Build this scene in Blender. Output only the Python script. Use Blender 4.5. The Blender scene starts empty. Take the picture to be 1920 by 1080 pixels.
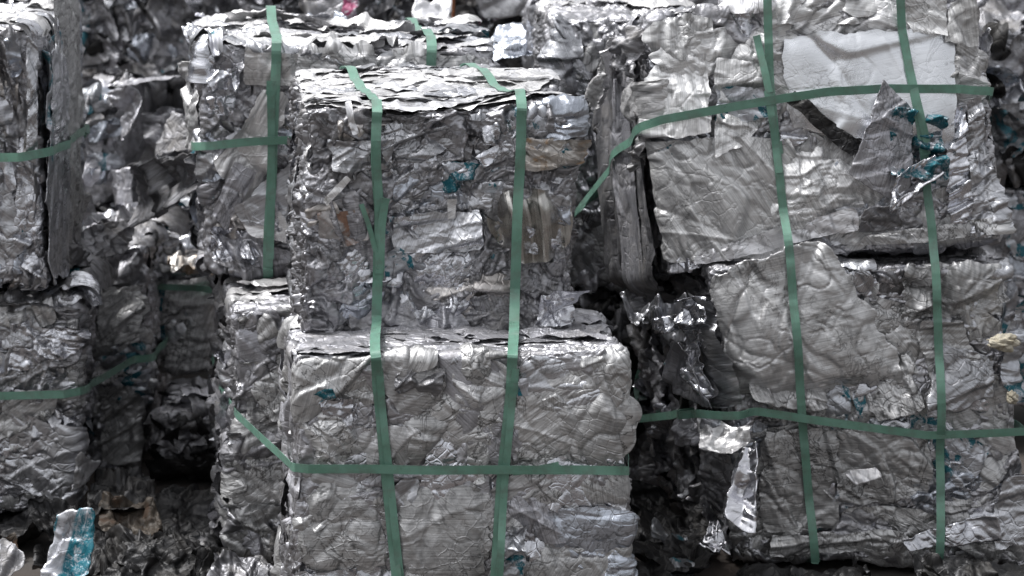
import bpy, math, random
import numpy as np
from mathutils import Vector

R = math.radians
F4 = np.float32
S = bpy.context.scene
COL = S.collection

# ------------------------------------------------------------------ camera
PITCH = R(11.0); ZC = 3.10; FPX = 110 / 36 * 1920
def ray(px, py):
    a = (px - 960) / FPX; b = -(py - 540) / FPX
    return np.array([a, math.cos(PITCH) + b * math.sin(PITCH), -math.sin(PITCH) + b * math.cos(PITCH)])
CAM = np.array([0, 0, ZC])
def at(px, py, Y):
    d = ray(px, py)
    return CAM + d * (Y / d[1])

# ------------------------------------------------------------------ noise
def _h(n):
    n = n.astype(np.uint32)
    n = (n ^ (n >> np.uint32(16))) * np.uint32(0x7feb352d)
    n = (n ^ (n >> np.uint32(15))) * np.uint32(0x846ca68b)
    return n ^ (n >> np.uint32(16))
def hcell(c, seed):
    h = np.full(c.shape[:-1], (seed * 2654435761) & 0xffffffff, np.uint32)
    for i in range(c.shape[-1]):
        h = _h(h ^ (c[..., i].astype(np.int64) & 0xffffffff).astype(np.uint32) * np.uint32(0x9e3779b1) + np.uint32(i * 7919))
    return h
def frnd(h, k):
    return (_h(h + np.uint32(k * 40503 + 17)) & np.uint32(0xffffff)).astype(F4) / F4(0xffffff)
def vnoise(p, seed=0):
    i = np.floor(p).astype(np.int64); f = (p - i).astype(F4); f = f * f * f * (f * (f * 6 - 15) + 10)
    D = p.shape[-1]; out = 0
    for k in range(1 << D):
        o = np.array([(k >> j) & 1 for j in range(D)])
        w = 1
        for j in range(D): w = w * (f[..., j] if o[j] else 1 - f[..., j])
        out = out + w * frnd(hcell(i + o, seed), 1)
    return out * 2 - 1
def fbm(p, seed=0, o=3):
    r = 0; a = 1; t = 0
    for k in range(o):
        r = r + a * vnoise(p * (2 ** k) + k * 13.7, seed + k); t += a; a *= .5
    return r / t
def facet(p, seed, beta=34., tone=False):
    """crumple: a plane of random tilt in every jittered cell, blended sharply -> flat facets meeting in creases"""
    D = p.shape[-1]; i = np.floor(p).astype(np.int64); num = 0; den = 0; tn = 0
    for k in range(3 ** D):
        o = np.array([(k // 3 ** j) % 3 - 1 for j in range(D)])
        c = i + o; h = hcell(c, seed)
        dv = np.stack([p[..., j] - (c[..., j] + .1 + .8 * frnd(h, j + 2)) for j in range(D)], -1).astype(F4)
        w = np.exp(-beta * (dv * dv).sum(-1))
        v = (frnd(h, 9) - .5) * .5
        for j in range(D): v = v + dv[..., j] * (frnd(h, 12 + j) * 2 - 1)
        num = num + w * v; den = den + w
        if tone: tn = tn + w * frnd(h, 20)
    den = den + 1e-30
    return (num / den, tn / den) if tone else num / den

def wrinkle(p, seed, w=.05):
    """narrow crooked grooves: 1 on the line, 0 away from it, broken up by a mask"""
    wp = p + .22 * np.stack([vnoise(p * 2.3 + 11 * k, seed + 5 + k) for k in range(p.shape[-1])], -1)
    m = np.clip(vnoise(p * .8 + 3.3, seed + 9) * 2.2 + .55, 0, 1)
    return np.exp(-np.abs(vnoise(wp, seed)) / w) * m

# ------------------------------------------------------------------ materials
def new_mat(name):
    m = bpy.data.materials.new(name); m.use_nodes = True
    nt = m.node_tree; nt.nodes.clear()
    return m, nt
class NT:
    def __init__(s, nt): s.nt = nt
    def n(s, t, **kw):
        x = s.nt.nodes.new(t)
        for k, v in kw.items():
            if k.startswith('_'): setattr(x, k[1:], v)
            else: x.inputs[k.replace('__', ' ')].default_value = v
        return x
    def l(s, a, b): s.nt.links.new(a, b)
    def math(s, op, a, b=None, clamp=False):
        x = s.nt.nodes.new('ShaderNodeMath'); x.operation = op; x.use_clamp = clamp
        for i, v in enumerate((a, b)):
            if v is None: continue
            if isinstance(v, (int, float)): x.inputs[i].default_value = v
            else: s.l(v, x.inputs[i])
        return x.outputs[0]
    def ramp(s, f, stops):
        x = s.nt.nodes.new('ShaderNodeValToRGB'); e = x.color_ramp.elements
        while len(e) < len(stops): e.new(.5)
        for q, (p, c) in zip(e, stops):
            q.position = p; q.color = (c, c, c, 1) if isinstance(c, (int, float)) else (*c, 1)
        s.l(f, x.inputs[0]); return x.outputs[0]
    def mix(s, f, a, b, mode='MIX'):
        x = s.nt.nodes.new('ShaderNodeMix'); x.data_type = 'RGBA'; x.blend_type = mode
        for i, v in ((0, f), (6, a), (7, b)):
            if isinstance(v, (int, float)): x.inputs[i].default_value = v if i == 0 else (v, v, v, 1)
            elif isinstance(v, tuple): x.inputs[i].default_value = (*v, 1)
            else: s.l(v, x.inputs[i])
        return x.outputs[2]
    def noise(s, vec, scale, detail=4, rough=.55, dist=0., mp=None):
        if mp:
            m = s.n('ShaderNodeMapping'); m.inputs['Scale'].default_value = mp; s.l(vec, m.inputs[0]); vec = m.outputs[0]
        x = s.n('ShaderNodeTexNoise', Scale=scale, Detail=detail, Roughness=rough, Distortion=dist)
        s.l(vec, x.inputs['Vector']); return x.outputs[0]

def alu(name, base=(.62, .63, .65), rough=.32, metal=.92, dirt=(.16, .15, .14), dirt_amt=.5, brush=.5, crump=.5,
        paint=None, paint_thr=.55, paint_scale=7, paint_map=None, body=False, spots=None, scuff_crack=.55):
    m, nt = new_mat(name); t = NT(nt)
    out = t.n('ShaderNodeOutputMaterial'); b = t.n('ShaderNodeBsdfPrincipled')
    t.l(b.outputs[0], out.inputs[0])
    if body:
        tc = t.n('ShaderNodeTexCoord'); vec = tc.outputs['Object']; smap = (5, 60, 60)
    else:
        uv = t.n('ShaderNodeUVMap'); uv.uv_map = 'UVMap'; vec = uv.outputs[0]; smap = (4, 190, 1)
    oi = t.n('ShaderNodeObjectInfo')
    big = t.noise(vec, 5, 6, .62, .4)
    mid = t.noise(vec, 26, 5, .6, .8)
    streak = t.noise(vec, 1, 4, .6, .0, smap)
    fine = t.noise(vec, 150, 4, .7)
    if body:
        at_ = t.n('ShaderNodeAttribute'); at_.attribute_name = 'tone'; rnd = at_.outputs['Fac']
    else: rnd = oi.outputs['Random']
    k = t.math('ADD', t.math('MULTIPLY', rnd, .34), .76)
    col = t.mix(1.0, base, k, 'MULTIPLY')
    sc = t.ramp(streak, [(.32, .58), (.66, 1.12)])
    col = t.mix(min(1., brush), col, t.mix(1.0, col, sc, 'MULTIPLY'))
    dm = t.ramp(t.math('ADD', t.math('MULTIPLY', big, .6), t.math('MULTIPLY', mid, .4)), [(.46, 0.), (.64, 1.)])
    dfac = t.math('MULTIPLY', dm, dirt_amt)
    fl = t.ramp(t.math('ADD', t.math('MULTIPLY', fine, .45), t.math('MULTIPLY', streak, .55)), [(.57, 0.), (.66, .75)])
    dfac = t.math('MAXIMUM', dfac, t.math('MULTIPLY', fl, min(1., dirt_amt * 1.1)))
    col = t.mix(dfac, col, dirt)
    n1 = t.noise(vec, 7., 4, .55, 1.6); n2 = t.noise(vec, 3.2, 5, .6, 2.2); n3 = t.noise(vec, 3., 3, .5)
    l1 = t.ramp(t.math('ABSOLUTE', t.math('SUBTRACT', n1, .5)), [(0., 1.), (.006, .9), (.022, 0.)])
    l2 = t.ramp(t.math('ABSOLUTE', t.math('SUBTRACT', n2, .47)), [(0., 1.), (.004, .9), (.015, 0.)])
    sm = t.ramp(t.noise(vec, 1, 5, .65, .3, (9, 34, 20)), [(.60, 0.), (.68, .75)])
    scf = t.math('MULTIPLY', t.math('MAXIMUM', t.math('MAXIMUM', l1, l2), sm), t.ramp(n3, [(.44, .12), (.58, 1.)]))
    scf = t.math('MULTIPLY', scf, scuff_crack)
    col = t.mix(scf, col, (.045, .044, .044))  # scuff wear, plus thin dark lines drawn like shaded cracks
    rg = t.math('ADD', t.math('MULTIPLY', big, .28), rough - .14)
    rg = t.math('ADD', rg, t.math('MULTIPLY', streak, .12 * brush))
    rg = t.math('ADD', rg, t.math('MULTIPLY', dfac, .3), True)
    met = t.math('MULTIPLY', t.math('SUBTRACT', 1, t.math('MULTIPLY', dfac, .6)), metal)
    if paint:
        pn = t.noise(vec, paint_scale, 3, .5, .6, paint_map) if paint_map else t.noise(vec, paint_scale, 4, .55, 1.2)
        pm = t.ramp(pn, [(paint_thr, 0.), (paint_thr + .02, 1.)])
        wear = t.ramp(t.math('ADD', t.math('MULTIPLY', fine, .5), t.math('MULTIPLY', mid, .5)), [(.40, .15), (.5, 1.)])
        pm = t.math('MULTIPLY', pm, wear)
        col = t.mix(pm, col, paint); met = t.math('MULTIPLY', met, t.math('SUBTRACT', 1, t.math('MULTIPLY', pm, .7)))
        rg = t.math('ADD', rg, t.math('MULTIPLY', pm, .1), True)
    if spots:
        pn = t.noise(vec, 11, 5, .65, .5); pm = t.ramp(pn, [(.5, 0.), (.6, .85)])
        col = t.mix(pm, col, spots); met = t.math('MULTIPLY', met, t.math('SUBTRACT', 1, pm)); rg = t.math('ADD', rg, t.math('MULTIPLY', pm, .3), True)
    t.l(col, b.inputs['Base Color']); t.l(rg, b.inputs['Roughness']); t.l(met, b.inputs['Metallic'])
    cr = t.noise(vec, 34, 5, .6, 1.4)
    vo = t.n('ShaderNodeTexVoronoi', Scale=8.); vo.feature = 'DISTANCE_TO_EDGE'
    vo2 = t.n('ShaderNodeTexVoronoi', Scale=24.); vo2.feature = 'DISTANCE_TO_EDGE'
    vm = t.n('ShaderNodeMix'); vm.data_type = 'VECTOR'; vm.inputs[0].default_value = .055
    nz = t.n('ShaderNodeTexNoise', Scale=9., Detail=3.); t.l(vec, nz.inputs['Vector'])
    t.l(vec, vm.inputs[4]); t.l(nz.outputs['Color'], vm.inputs[5]); t.l(vm.outputs[1], vo.inputs['Vector']); t.l(vm.outputs[1], vo2.inputs['Vector'])
    g1 = t.math('SUBTRACT', 1, t.ramp(vo.outputs['Distance'], [(0., 0.), (.05, 1.)])); g2 = t.math('SUBTRACT', 1, t.ramp(vo2.outputs['Distance'], [(0., 0.), (.07, 1.)]))
    mk = t.ramp(t.noise(vec, 4.3, 3, .6), [(.42, 0.), (.58, 1.)])
    mk1 = t.ramp(t.noise(vec, 2.6, 3, .6), [(.46, .05), (.6, 1.)])
    grv = t.math('ADD', t.math('MULTIPLY', t.math('MULTIPLY', g1, mk1), .26), t.math('MULTIPLY', t.math('MULTIPLY', g2, mk), .22))
    hgt = t.math('SUBTRACT', t.math('MULTIPLY', cr, .38 * crump), t.math('MULTIPLY', grv, min(1., 1.6 * crump)))
    hgt = t.math('ADD', hgt, t.math('MULTIPLY', streak, .10 * brush))
    hgt = t.math('ADD', hgt, t.math('MULTIPLY', fine, .06))
    bp = t.n('ShaderNodeBump', Strength=.7, Distance=.013)
    t.l(hgt, bp.inputs['Height']); t.l(bp.outputs[0], b.inputs['Normal'])
    return m

TEAL = (.007, .105, .14)
M = dict(
    bright=alu('bright_aluminium', (0.729, 0.739, 0.793), .16, .96, dirt_amt=.25, brush=.35, crump=.5),
    satin=alu('satin_aluminium', (0.611, 0.621, 0.659), .25, .95, dirt_amt=.4, brush=.8, crump=.45),
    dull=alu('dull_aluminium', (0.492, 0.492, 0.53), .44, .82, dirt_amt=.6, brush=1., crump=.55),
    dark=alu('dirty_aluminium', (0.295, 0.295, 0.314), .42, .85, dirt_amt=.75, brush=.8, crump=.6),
    warm=alu('warm_aluminium', (0.591, 0.566, 0.556), .27, .96, dirt=(.2, .16, .12), dirt_amt=.35, brush=.6, crump=.35),
    drape=alu('satin_drape_aluminium', (.70, .685, .66), .17, 1., dirt=(.2, .16, .12), dirt_amt=.2, brush=.9, crump=.02, scuff_crack=.1),
    cool=alu('bluish_aluminium', (0.571, 0.611, 0.69), .26, .94, dirt_amt=.3, brush=.4, crump=.6),
    white=alu('whitish_sheet', (0.80, 0.80, 0.83), .34, .72, dirt=(.38, .36, .34), dirt_amt=.35, brush=.5, crump=.22),
    flake=alu('pale_flake', (0.80, 0.795, 0.805), .36, .7, dirt=(.36, .35, .34), dirt_amt=.35, brush=.7, crump=.3),
    teal=alu('teal_printed_aluminium', (0.552, 0.571, 0.618), .32, .85, dirt_amt=.4, brush=.5, crump=.5, paint=TEAL, paint_thr=.53, paint_scale=9),
    tealpatch=alu('teal_patched_aluminium', (0.492, 0.512, 0.556), .32, .8, dirt_amt=.4, brush=.5, crump=.5, paint=(.006, .10, .13), paint_thr=.45, paint_scale=8),
    rustdark=alu('brown_stained_aluminium', (.045, .036, .027), .5, .25, dirt=(.026, .015, .008), dirt_amt=.7, brush=.4, crump=.6, spots=(.045, .022, .010)),
    panel=alu('smooth_pale_panel', (.86, .88, .92), .26, .86, dirt=(.6, .6, .6), dirt_amt=.06, brush=.25, crump=.10, scuff_crack=.40),
    palsheet=alu('pale_smooth_aluminium', (.72, .72, .73), .34, .66, dirt=(.22, .218, .215), dirt_amt=.5, brush=.9, crump=.14, scuff_crack=.6),
    silver=alu('silver_sheet', (.86, .86, .868), .33, .55, dirt=(.30, .30, .30), dirt_amt=.4, brush=.9, crump=.35, scuff_crack=.5),
    oxide=alu('oxidised_aluminium', (.66, .66, .668), .36, .74, dirt=(.13, .128, .128), dirt_amt=.6, brush=1.2, scuff_crack=.8, crump=.5),
    palox=alu('pale_oxidised_aluminium', (.70, .70, .715), .36, .64, dirt=(.22, .218, .215), dirt_amt=.55, brush=1., crump=.4, scuff_crack=.7),
    tan=alu('tan_stained_aluminium', (.52, .50, .48), .36, .8, dirt=(.2, .15, .1), dirt_amt=.6, brush=.4, crump=.5, spots=(.30, .19, .10)),
    tealdark=alu('dark_teal_printed_aluminium', (0.217, 0.227, 0.247), .36, .8, dirt_amt=.6, brush=.5, crump=.6, paint=(.008, .09, .12), paint_thr=.55, paint_scale=12),
    grimy=alu('shade_black_aluminium', (.034, .034, .036), .4, .8, dirt=(.03, .027, .024), dirt_amt=.7, brush=.5, crump=.7),  # near-black base puts the shade of the gaps into the metal's colour
    tealbar=alu('teal_striped_aluminium', (0.611, 0.621, 0.67), .34, .7, dirt_amt=.3, brush=.4, crump=.3, paint=(.006, .125, .17), paint_thr=.46, paint_scale=1, paint_map=(1.0, 10, 1)),
    rust=alu('rust_stained_aluminium', (0.492, 0.473, 0.474), .4, .75, dirt=(.2, .13, .08), dirt_amt=.6, brush=.4, crump=.5, spots=(.17, .075, .035)),
    gold=alu('tan_coated_aluminium', (0.355, 0.266, 0.175), .42, .6, dirt=(.15, .08, .03), dirt_amt=.5, brush=.4, crump=.4),
    magenta=alu('magenta_printed_sheet', (0.443, 0.414, 0.464), .35, .7, dirt_amt=.4, paint=(.2, .02, .08), paint_thr=.5, paint_scale=6),
    rainbow=alu('polished_aluminium', (0.847, 0.847, 0.896), .16, 1.0, dirt_amt=.12, brush=.35, crump=.08),
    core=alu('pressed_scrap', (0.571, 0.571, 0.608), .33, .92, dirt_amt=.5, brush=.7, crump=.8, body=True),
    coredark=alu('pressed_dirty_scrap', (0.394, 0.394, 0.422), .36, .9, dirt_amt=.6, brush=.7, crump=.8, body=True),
)
def strap_mat():
    m, nt = new_mat('green_plastic_strap'); t = NT(nt)
    out = t.n('ShaderNodeOutputMaterial'); b = t.n('ShaderNodeBsdfPrincipled'); t.l(b.outputs[0], out.inputs[0])
    uv = t.n('ShaderNodeUVMap'); uv.uv_map = 'UVMap'
    a = t.noise(uv.outputs[0], 9, 4, .6); f = t.noise(uv.outputs[0], 1, 3, .6, 0, (8, 500, 1))
    c = t.mix(t.ramp(a, [(.35, 0.), (.7, 1.)]), (.10, .215, .16), (.145, .275, .22))
    gr = t.ramp(t.noise(uv.outputs[0], 14, 6, .7), [(.48, 0.), (.70, .7)]); c = t.mix(gr, c, (.10, .115, .10))
    c = t.mix(t.ramp(f, [(.55, 0.), (.72, .35)]), c, (.2, .35, .29))
    t.l(c, b.inputs['Base Color']); t.l(t.ramp(t.noise(uv.outputs[0], 25, 5, .7), [(.3, .22), (.75, .5)]), b.inputs['Roughness'])
    ck = t.n('ShaderNodeTexChecker', Scale=260.); t.l(uv.outputs[0], ck.inputs[0])
    bp = t.n('ShaderNodeBump', Strength=.25, Distance=.0006); t.l(ck.outputs[1], bp.inputs['Height']); t.l(bp.outputs[0], b.inputs['Normal'])
    return m
M['strap'] = strap_mat()
def simple(name, c1, c2, rough, scale, metal=0., bump=.4, bd=.01):
    m, nt = new_mat(name); t = NT(nt)
    out = t.n('ShaderNodeOutputMaterial'); b = t.n('ShaderNodeBsdfPrincipled'); t.l(b.outputs[0], out.inputs[0])
    tc = t.n('ShaderNodeTexCoord'); n = t.noise(tc.outputs['Object'], scale, 8, .65, .3)
    t.l(t.mix(t.ramp(n, [(.35, 0.), (.65, 1.)]), c1, c2), b.inputs['Base Color'])
    b.inputs['Roughness'].default_value = rough; b.inputs['Metallic'].default_value = metal
    bp = t.n('ShaderNodeBump', Strength=bump, Distance=bd); t.l(n, bp.inputs['Height']); t.l(bp.outputs[0], b.inputs['Normal'])
    return m
M['earth'] = simple('brown_yard_ground', (.046, .034, .028), (.058, .055, .053), .9, 1.6, bump=.6, bd=.03)
M['foam'] = simple('yellowed_foam', (.34, .30, .22), (.46, .43, .36), .8, 40)
M['rod'] = simple('rusty_steel', (.14, .045, .02), (.22, .09, .04), .75, 30, .3)

# ------------------------------------------------------------------ objects
def tag(o, label=None, cat=None, group=None, kind=None):
    for k, v in (('label', label), ('category', cat), ('group', group), ('kind', kind)):
        if v: o[k] = v
    return o
def link(name, me, mat, parent=None):
    o = bpy.data.objects.new(name, me); COL.objects.link(o); me.materials.append(mat)
    if parent is not None: o.parent = parent
    return o
def quads_mesh(name, V, Q, uv=None, smooth=True, tone=None):
    me = bpy.data.meshes.new(name); V = np.ascontiguousarray(V, F4); Q = np.ascontiguousarray(Q, np.int32)
    me.vertices.add(len(V)); me.vertices.foreach_set('co', V.ravel())
    me.loops.add(Q.size); me.loops.foreach_set('vertex_index', Q.ravel())
    me.polygons.add(len(Q)); me.polygons.foreach_set('loop_start', np.arange(0, Q.size, 4, dtype=np.int32))
    me.polygons.foreach_set('use_smooth', np.full(len(Q), smooth))
    if uv is not None:
        l = me.uv_layers.new(name='UVMap'); l.data.foreach_set('uv', np.ascontiguousarray(uv[Q.ravel()], F4).ravel())
    if tone is not None:
        a = me.attributes.new('tone', 'FLOAT', 'POINT'); a.data.foreach_set('value', np.ascontiguousarray(tone, F4))
    me.update(calc_edges=True); return me
def gridq(n, m, o=0):
    i = np.arange(n * m).reshape(n, m)
    return np.stack([i[:-1, :-1], i[1:, :-1], i[1:, 1:], i[:-1, 1:]], -1).reshape(-1, 4) + o

SHARP = 1.0
class Bale:
    """a hexahedron given by its front face (picture corners at real depths) and the vector to its back"""
    def __init__(s, label, TL, TR, BR, BL, Y, D, seed, r=.035, step=.006, amp=1., core='core', aniso=(1, .22, .8), cell=.17,
                 group='strapped bales of crushed aluminium', faces='FLRT', name='aluminium_bale', crack=.022):
        s.crack = crack
        Ys = Y if isinstance(Y, tuple) else (Y,) * 4
        def pt(q, y):
            if q[1] is None:                                   # on the ground
                p = at(q[0], 1060, y); p[2] = .0; return p
            return at(q[0], q[1], y)
        s.f = [pt(q, y) for q, y in zip((TL, TR, BR, BL), Ys)]
        s.D = np.array(D, float); s.seed = seed; s.r = r
        tl, tr, br, bl = s.f
        s.w = (np.linalg.norm(tr - tl) + np.linalg.norm(br - bl)) / 2
        s.h = (np.linalg.norm(tl - bl) + np.linalg.norm(tr - br)) / 2
        s.d = np.linalg.norm(s.D)
        s.base = (bl + br) / 2 + s.D / 2; s.base[2] = min(bl[2], br[2], bl[2] + D[2])
        s.root = bpy.data.objects.new(name, None); COL.objects.link(s.root); s.root.location = s.base
        s.root.empty_display_size = .1
        tag(s.root, label, 'bale', group)
        s.rng = random.Random(seed); s.nr = 0
        s.aniso = np.array(aniso); s.cell = cell; s.amp = amp
        s.body(step, core, faces)
    def T(s, x, y, z):                                          # box space -> world
        a = (x / s.w + .5)[..., None]; b = (y / s.d)[..., None]; c = (z / s.h)[..., None]
        tl, tr, br, bl = s.f
        return (1 - c) * ((1 - a) * bl + a * br) + c * ((1 - a) * tl + a * tr) + b * s.D
    def low(s, x, y, z):
        p = np.stack([x, y, z], -1) / .38 + s.seed * 3.1
        return .028 * s.amp * vnoise(p.astype(F4), s.seed)
    def body(s, step, core, faces):
        w, h, d, r = s.w, s.h, s.d, s.r
        V = []; Q = []; T = []; off = 0
        def face(ax, sg, st):
            nonlocal off
            dims = [w, d, h]; u, v = [i for i in range(3) if i != ax]
            nu = max(3, int(dims[u] / st)); nv = max(3, int(dims[v] / st))
            A, B = np.meshgrid(np.linspace(0, 1, nu), np.linspace(0, 1, nv), indexing='ij')
            P = np.zeros((nu, nv, 3)); P[..., u] = A * dims[u]; P[..., v] = B * dims[v]; P[..., ax] = dims[ax] if sg > 0 else 0
            inner = np.clip(P, r, np.array(dims) - r); n = P - inner
            n = n / (np.linalg.norm(n, axis=-1, keepdims=True) + 1e-9)
            X = inner + n * r
            q = X + .05 * np.stack([vnoise(X / .22 + 7 * k, s.seed + 50 + k) for k in range(3)], -1)
            q = q / s.aniso
            a = s.amp
            h1, t1 = facet((q / s.cell).astype(F4), s.seed + 1, 40, True)
            h2, t2 = facet((q / (s.cell * .42)).astype(F4), s.seed + 2, 32, True)
            hh = a * (.034 * h1 + .014 * h2) - s.crack * wrinkle((q / (s.cell * .75)).astype(F4), s.seed + 70, .045)
            if st < .012: hh = hh - .4 * s.crack * wrinkle((q / (s.cell * .36)).astype(F4), s.seed + 80, .06) + a * .006 * facet((q / (s.cell * .17)).astype(F4), s.seed + 3, 24)
            if ax == 2 and sg > 0: hh = hh * .5
            lo = s.low(X[..., 0] - w / 2, X[..., 1], X[..., 2])
            X = X + n * (hh + lo - .006)[..., None]
            W = s.T(X[..., 0] - w / 2, X[..., 1], X[..., 2]) - s.base
            V.append(W.reshape(-1, 3)); T.append((.6 * t1 + .4 * t2).reshape(-1))
            g = gridq(nu, nv, off)
            flip = (sg > 0) ^ (ax == 1)
            Q.append(g if flip else g[:, ::-1]); off += nu * nv
        c = step * 4
        face(1, -1, step)
        face(1, 1, c); face(2, -1, c)
        face(0, -1, step if 'L' in faces else c); face(0, 1, step if 'R' in faces else c)
        face(2, 1, step if 'T' in faces else c)
        me = quads_mesh('pressed_core', np.concatenate(V), np.concatenate(Q), tone=np.concatenate(T))
        link('pressed_core', me, M[core], s.root)
    # ---- surface coordinates (s across, t up/back) of a face, wrapped round its edges
    def wrap(s, face, S_, T_, off):
        r = s.r
        if face == 'F': L, H = s.w / 2, s.h
        elif face == 'T': L, H = s.w / 2, s.d
        else: L, H = s.d / 2, s.h
        def wr(x, lim):
            ex = np.abs(x) - (lim - r); sg = np.sign(x)
            th = np.clip(ex / r, 0, math.pi / 2); ov = np.maximum(ex - r * math.pi / 2, 0)
            lat = np.where(ex > 0, lim - r + r * np.sin(th), np.abs(x)) * sg
            return lat, np.where(ex > 0, r * (1 - np.cos(th)) + ov, 0), np.sin(th) * sg, np.cos(th)
        a, da, na, ca = wr(S_, L); b, db, nb, cb = wr(T_ - H / 2, H / 2); b = b + H / 2
        dep = da + db; nn = ca * cb
        ln = np.sqrt(na * na + nb * nb + nn * nn) + 1e-9
        na, nb, nn = na / ln, nb / ln, nn / ln
        if face == 'F': x, y, z = a, dep, b
        elif face == 'T': x, y, z = a, b, s.h - dep
        elif face == 'L': x, y, z = -s.w / 2 + dep, s.d / 2 - a, b
        else: x, y, z = s.w / 2 - dep, s.d / 2 + a, b
        off = off + s.low(x, y, z)
        if face == 'F': x, y, z = x + na * off, y - nn * off, z + nb * off
        elif face == 'T': x, y, z = x + na * off, y + nb * off, z + nn * off
        elif face == 'L': x, y, z = x - nn * off, y - na * off, z + nb * off
        else: x, y, z = x + nn * off, y + na * off, z + nb * off
        return s.T(x, y, z) - s.base
    def px(s, px, py):
        """picture point -> (s, t) on the front face"""
        tl, tr, br, bl = s.f; ex = (tr - tl + br - bl) / 2; ez = (tl - bl + tr - br) / 2
        d = ray(px, py); n = np.cross(ex, ez); c = (tl + tr + br + bl) / 4
        p = CAM + d * (n @ (c - CAM)) / (n @ d) - c
        G = np.array([[ex @ ex, ex @ ez], [ex @ ez, ez @ ez]])
        a, b = np.linalg.solve(G, [p @ ex, p @ ez])
        return np.array([a * s.w, (b + .5) * s.h])
    def sheet(s, quad, mat, face='F', off=.012, slope=.35, size=.11, aniso=2., ang=None, curl=None, edge=.010, step=.006,
              creases=2, pleat=None, corner=None, name='crushed_sheet', seed=None, thick=0, brush=None, fine=1., stiff=36, label=None, rnd=.04, wr=.008, bulge=0):
        s.nr += 1; sd = seed if seed is not None else s.seed * 101 + s.nr; rg = random.Random(sd)
        return make_sheet(s.root, lambda a, b, o: s.wrap(face, a, b, o), quad, mat, rg, sd, off, slope, size, aniso, ang, curl, edge, step,
                          creases, pleat, corner, name, thick, brush, fine, stiff, label, rnd, wr, bulge)
    def pxsheet(s, pts, mat, **k): return s.sheet([s.px(*p) for p in pts], mat, **k)
    def scatter(s, face, n, mats, smin=.06, smax=.34, asp=(1, 2.4), horiz=.5, off=(-.004, .022), slope=(.2, .5), step=.007, region=None, over=.05, wr=.010, size=(.05, .16), curl=(-.024, .006), rot=None, fine=1., edge=.006):
        rg = s.rng; names, wts = zip(*mats.items())
        if face == 'F': L, H = s.w / 2, s.h
        elif face == 'T': L, H = s.w / 2, s.d
        else: L, H = s.d / 2, s.h
        sizes = sorted([math.exp(rg.uniform(math.log(smin), math.log(smax))) for _ in range(n)], reverse=True)
        for k, z in enumerate(sizes):
            a = z * math.sqrt(rg.uniform(*asp)); b = z * z / a
            th = rg.gauss(0, .45) if rg.random() < horiz else rg.uniform(0, math.pi)
            if rot is not None: th = rot + rg.gauss(0, .2)
            cx, cy = (rg.uniform(-L, L), rg.uniform(0, H)) if region is None else (rg.uniform(region[0], region[1]) * L, rg.uniform(region[2], region[3]) * H)
            q = []
            for (i, j) in ((-.5, -.5), (.5, -.5), (.5, .5), (-.5, .5)):
                i += rg.uniform(-.22, .22); j += rg.uniform(-.22, .22)
                x, y = i * a, j * b
                x, y = cx + x * math.cos(th) - y * math.sin(th), cy + x * math.sin(th) + y * math.cos(th)
                q.append((min(max(x, -L - over), L + over), min(max(y, -min(.04, over)), H + over)))
            s.sheet(q, rg.choices(names, wts)[0], face, off=rg.uniform(*off) + .010 * k / n, slope=rg.uniform(*slope), size=rg.uniform(*size), wr=wr,
                    aniso=rg.uniform(1, 3.5), curl=[rg.uniform(*(curl if isinstance(curl, tuple) else (-curl, curl * .8))) for _ in range(4)], step=step, creases=rg.randint(2, 6), fine=fine, edge=edge, rnd=rg.uniform(.1, .32))

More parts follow.
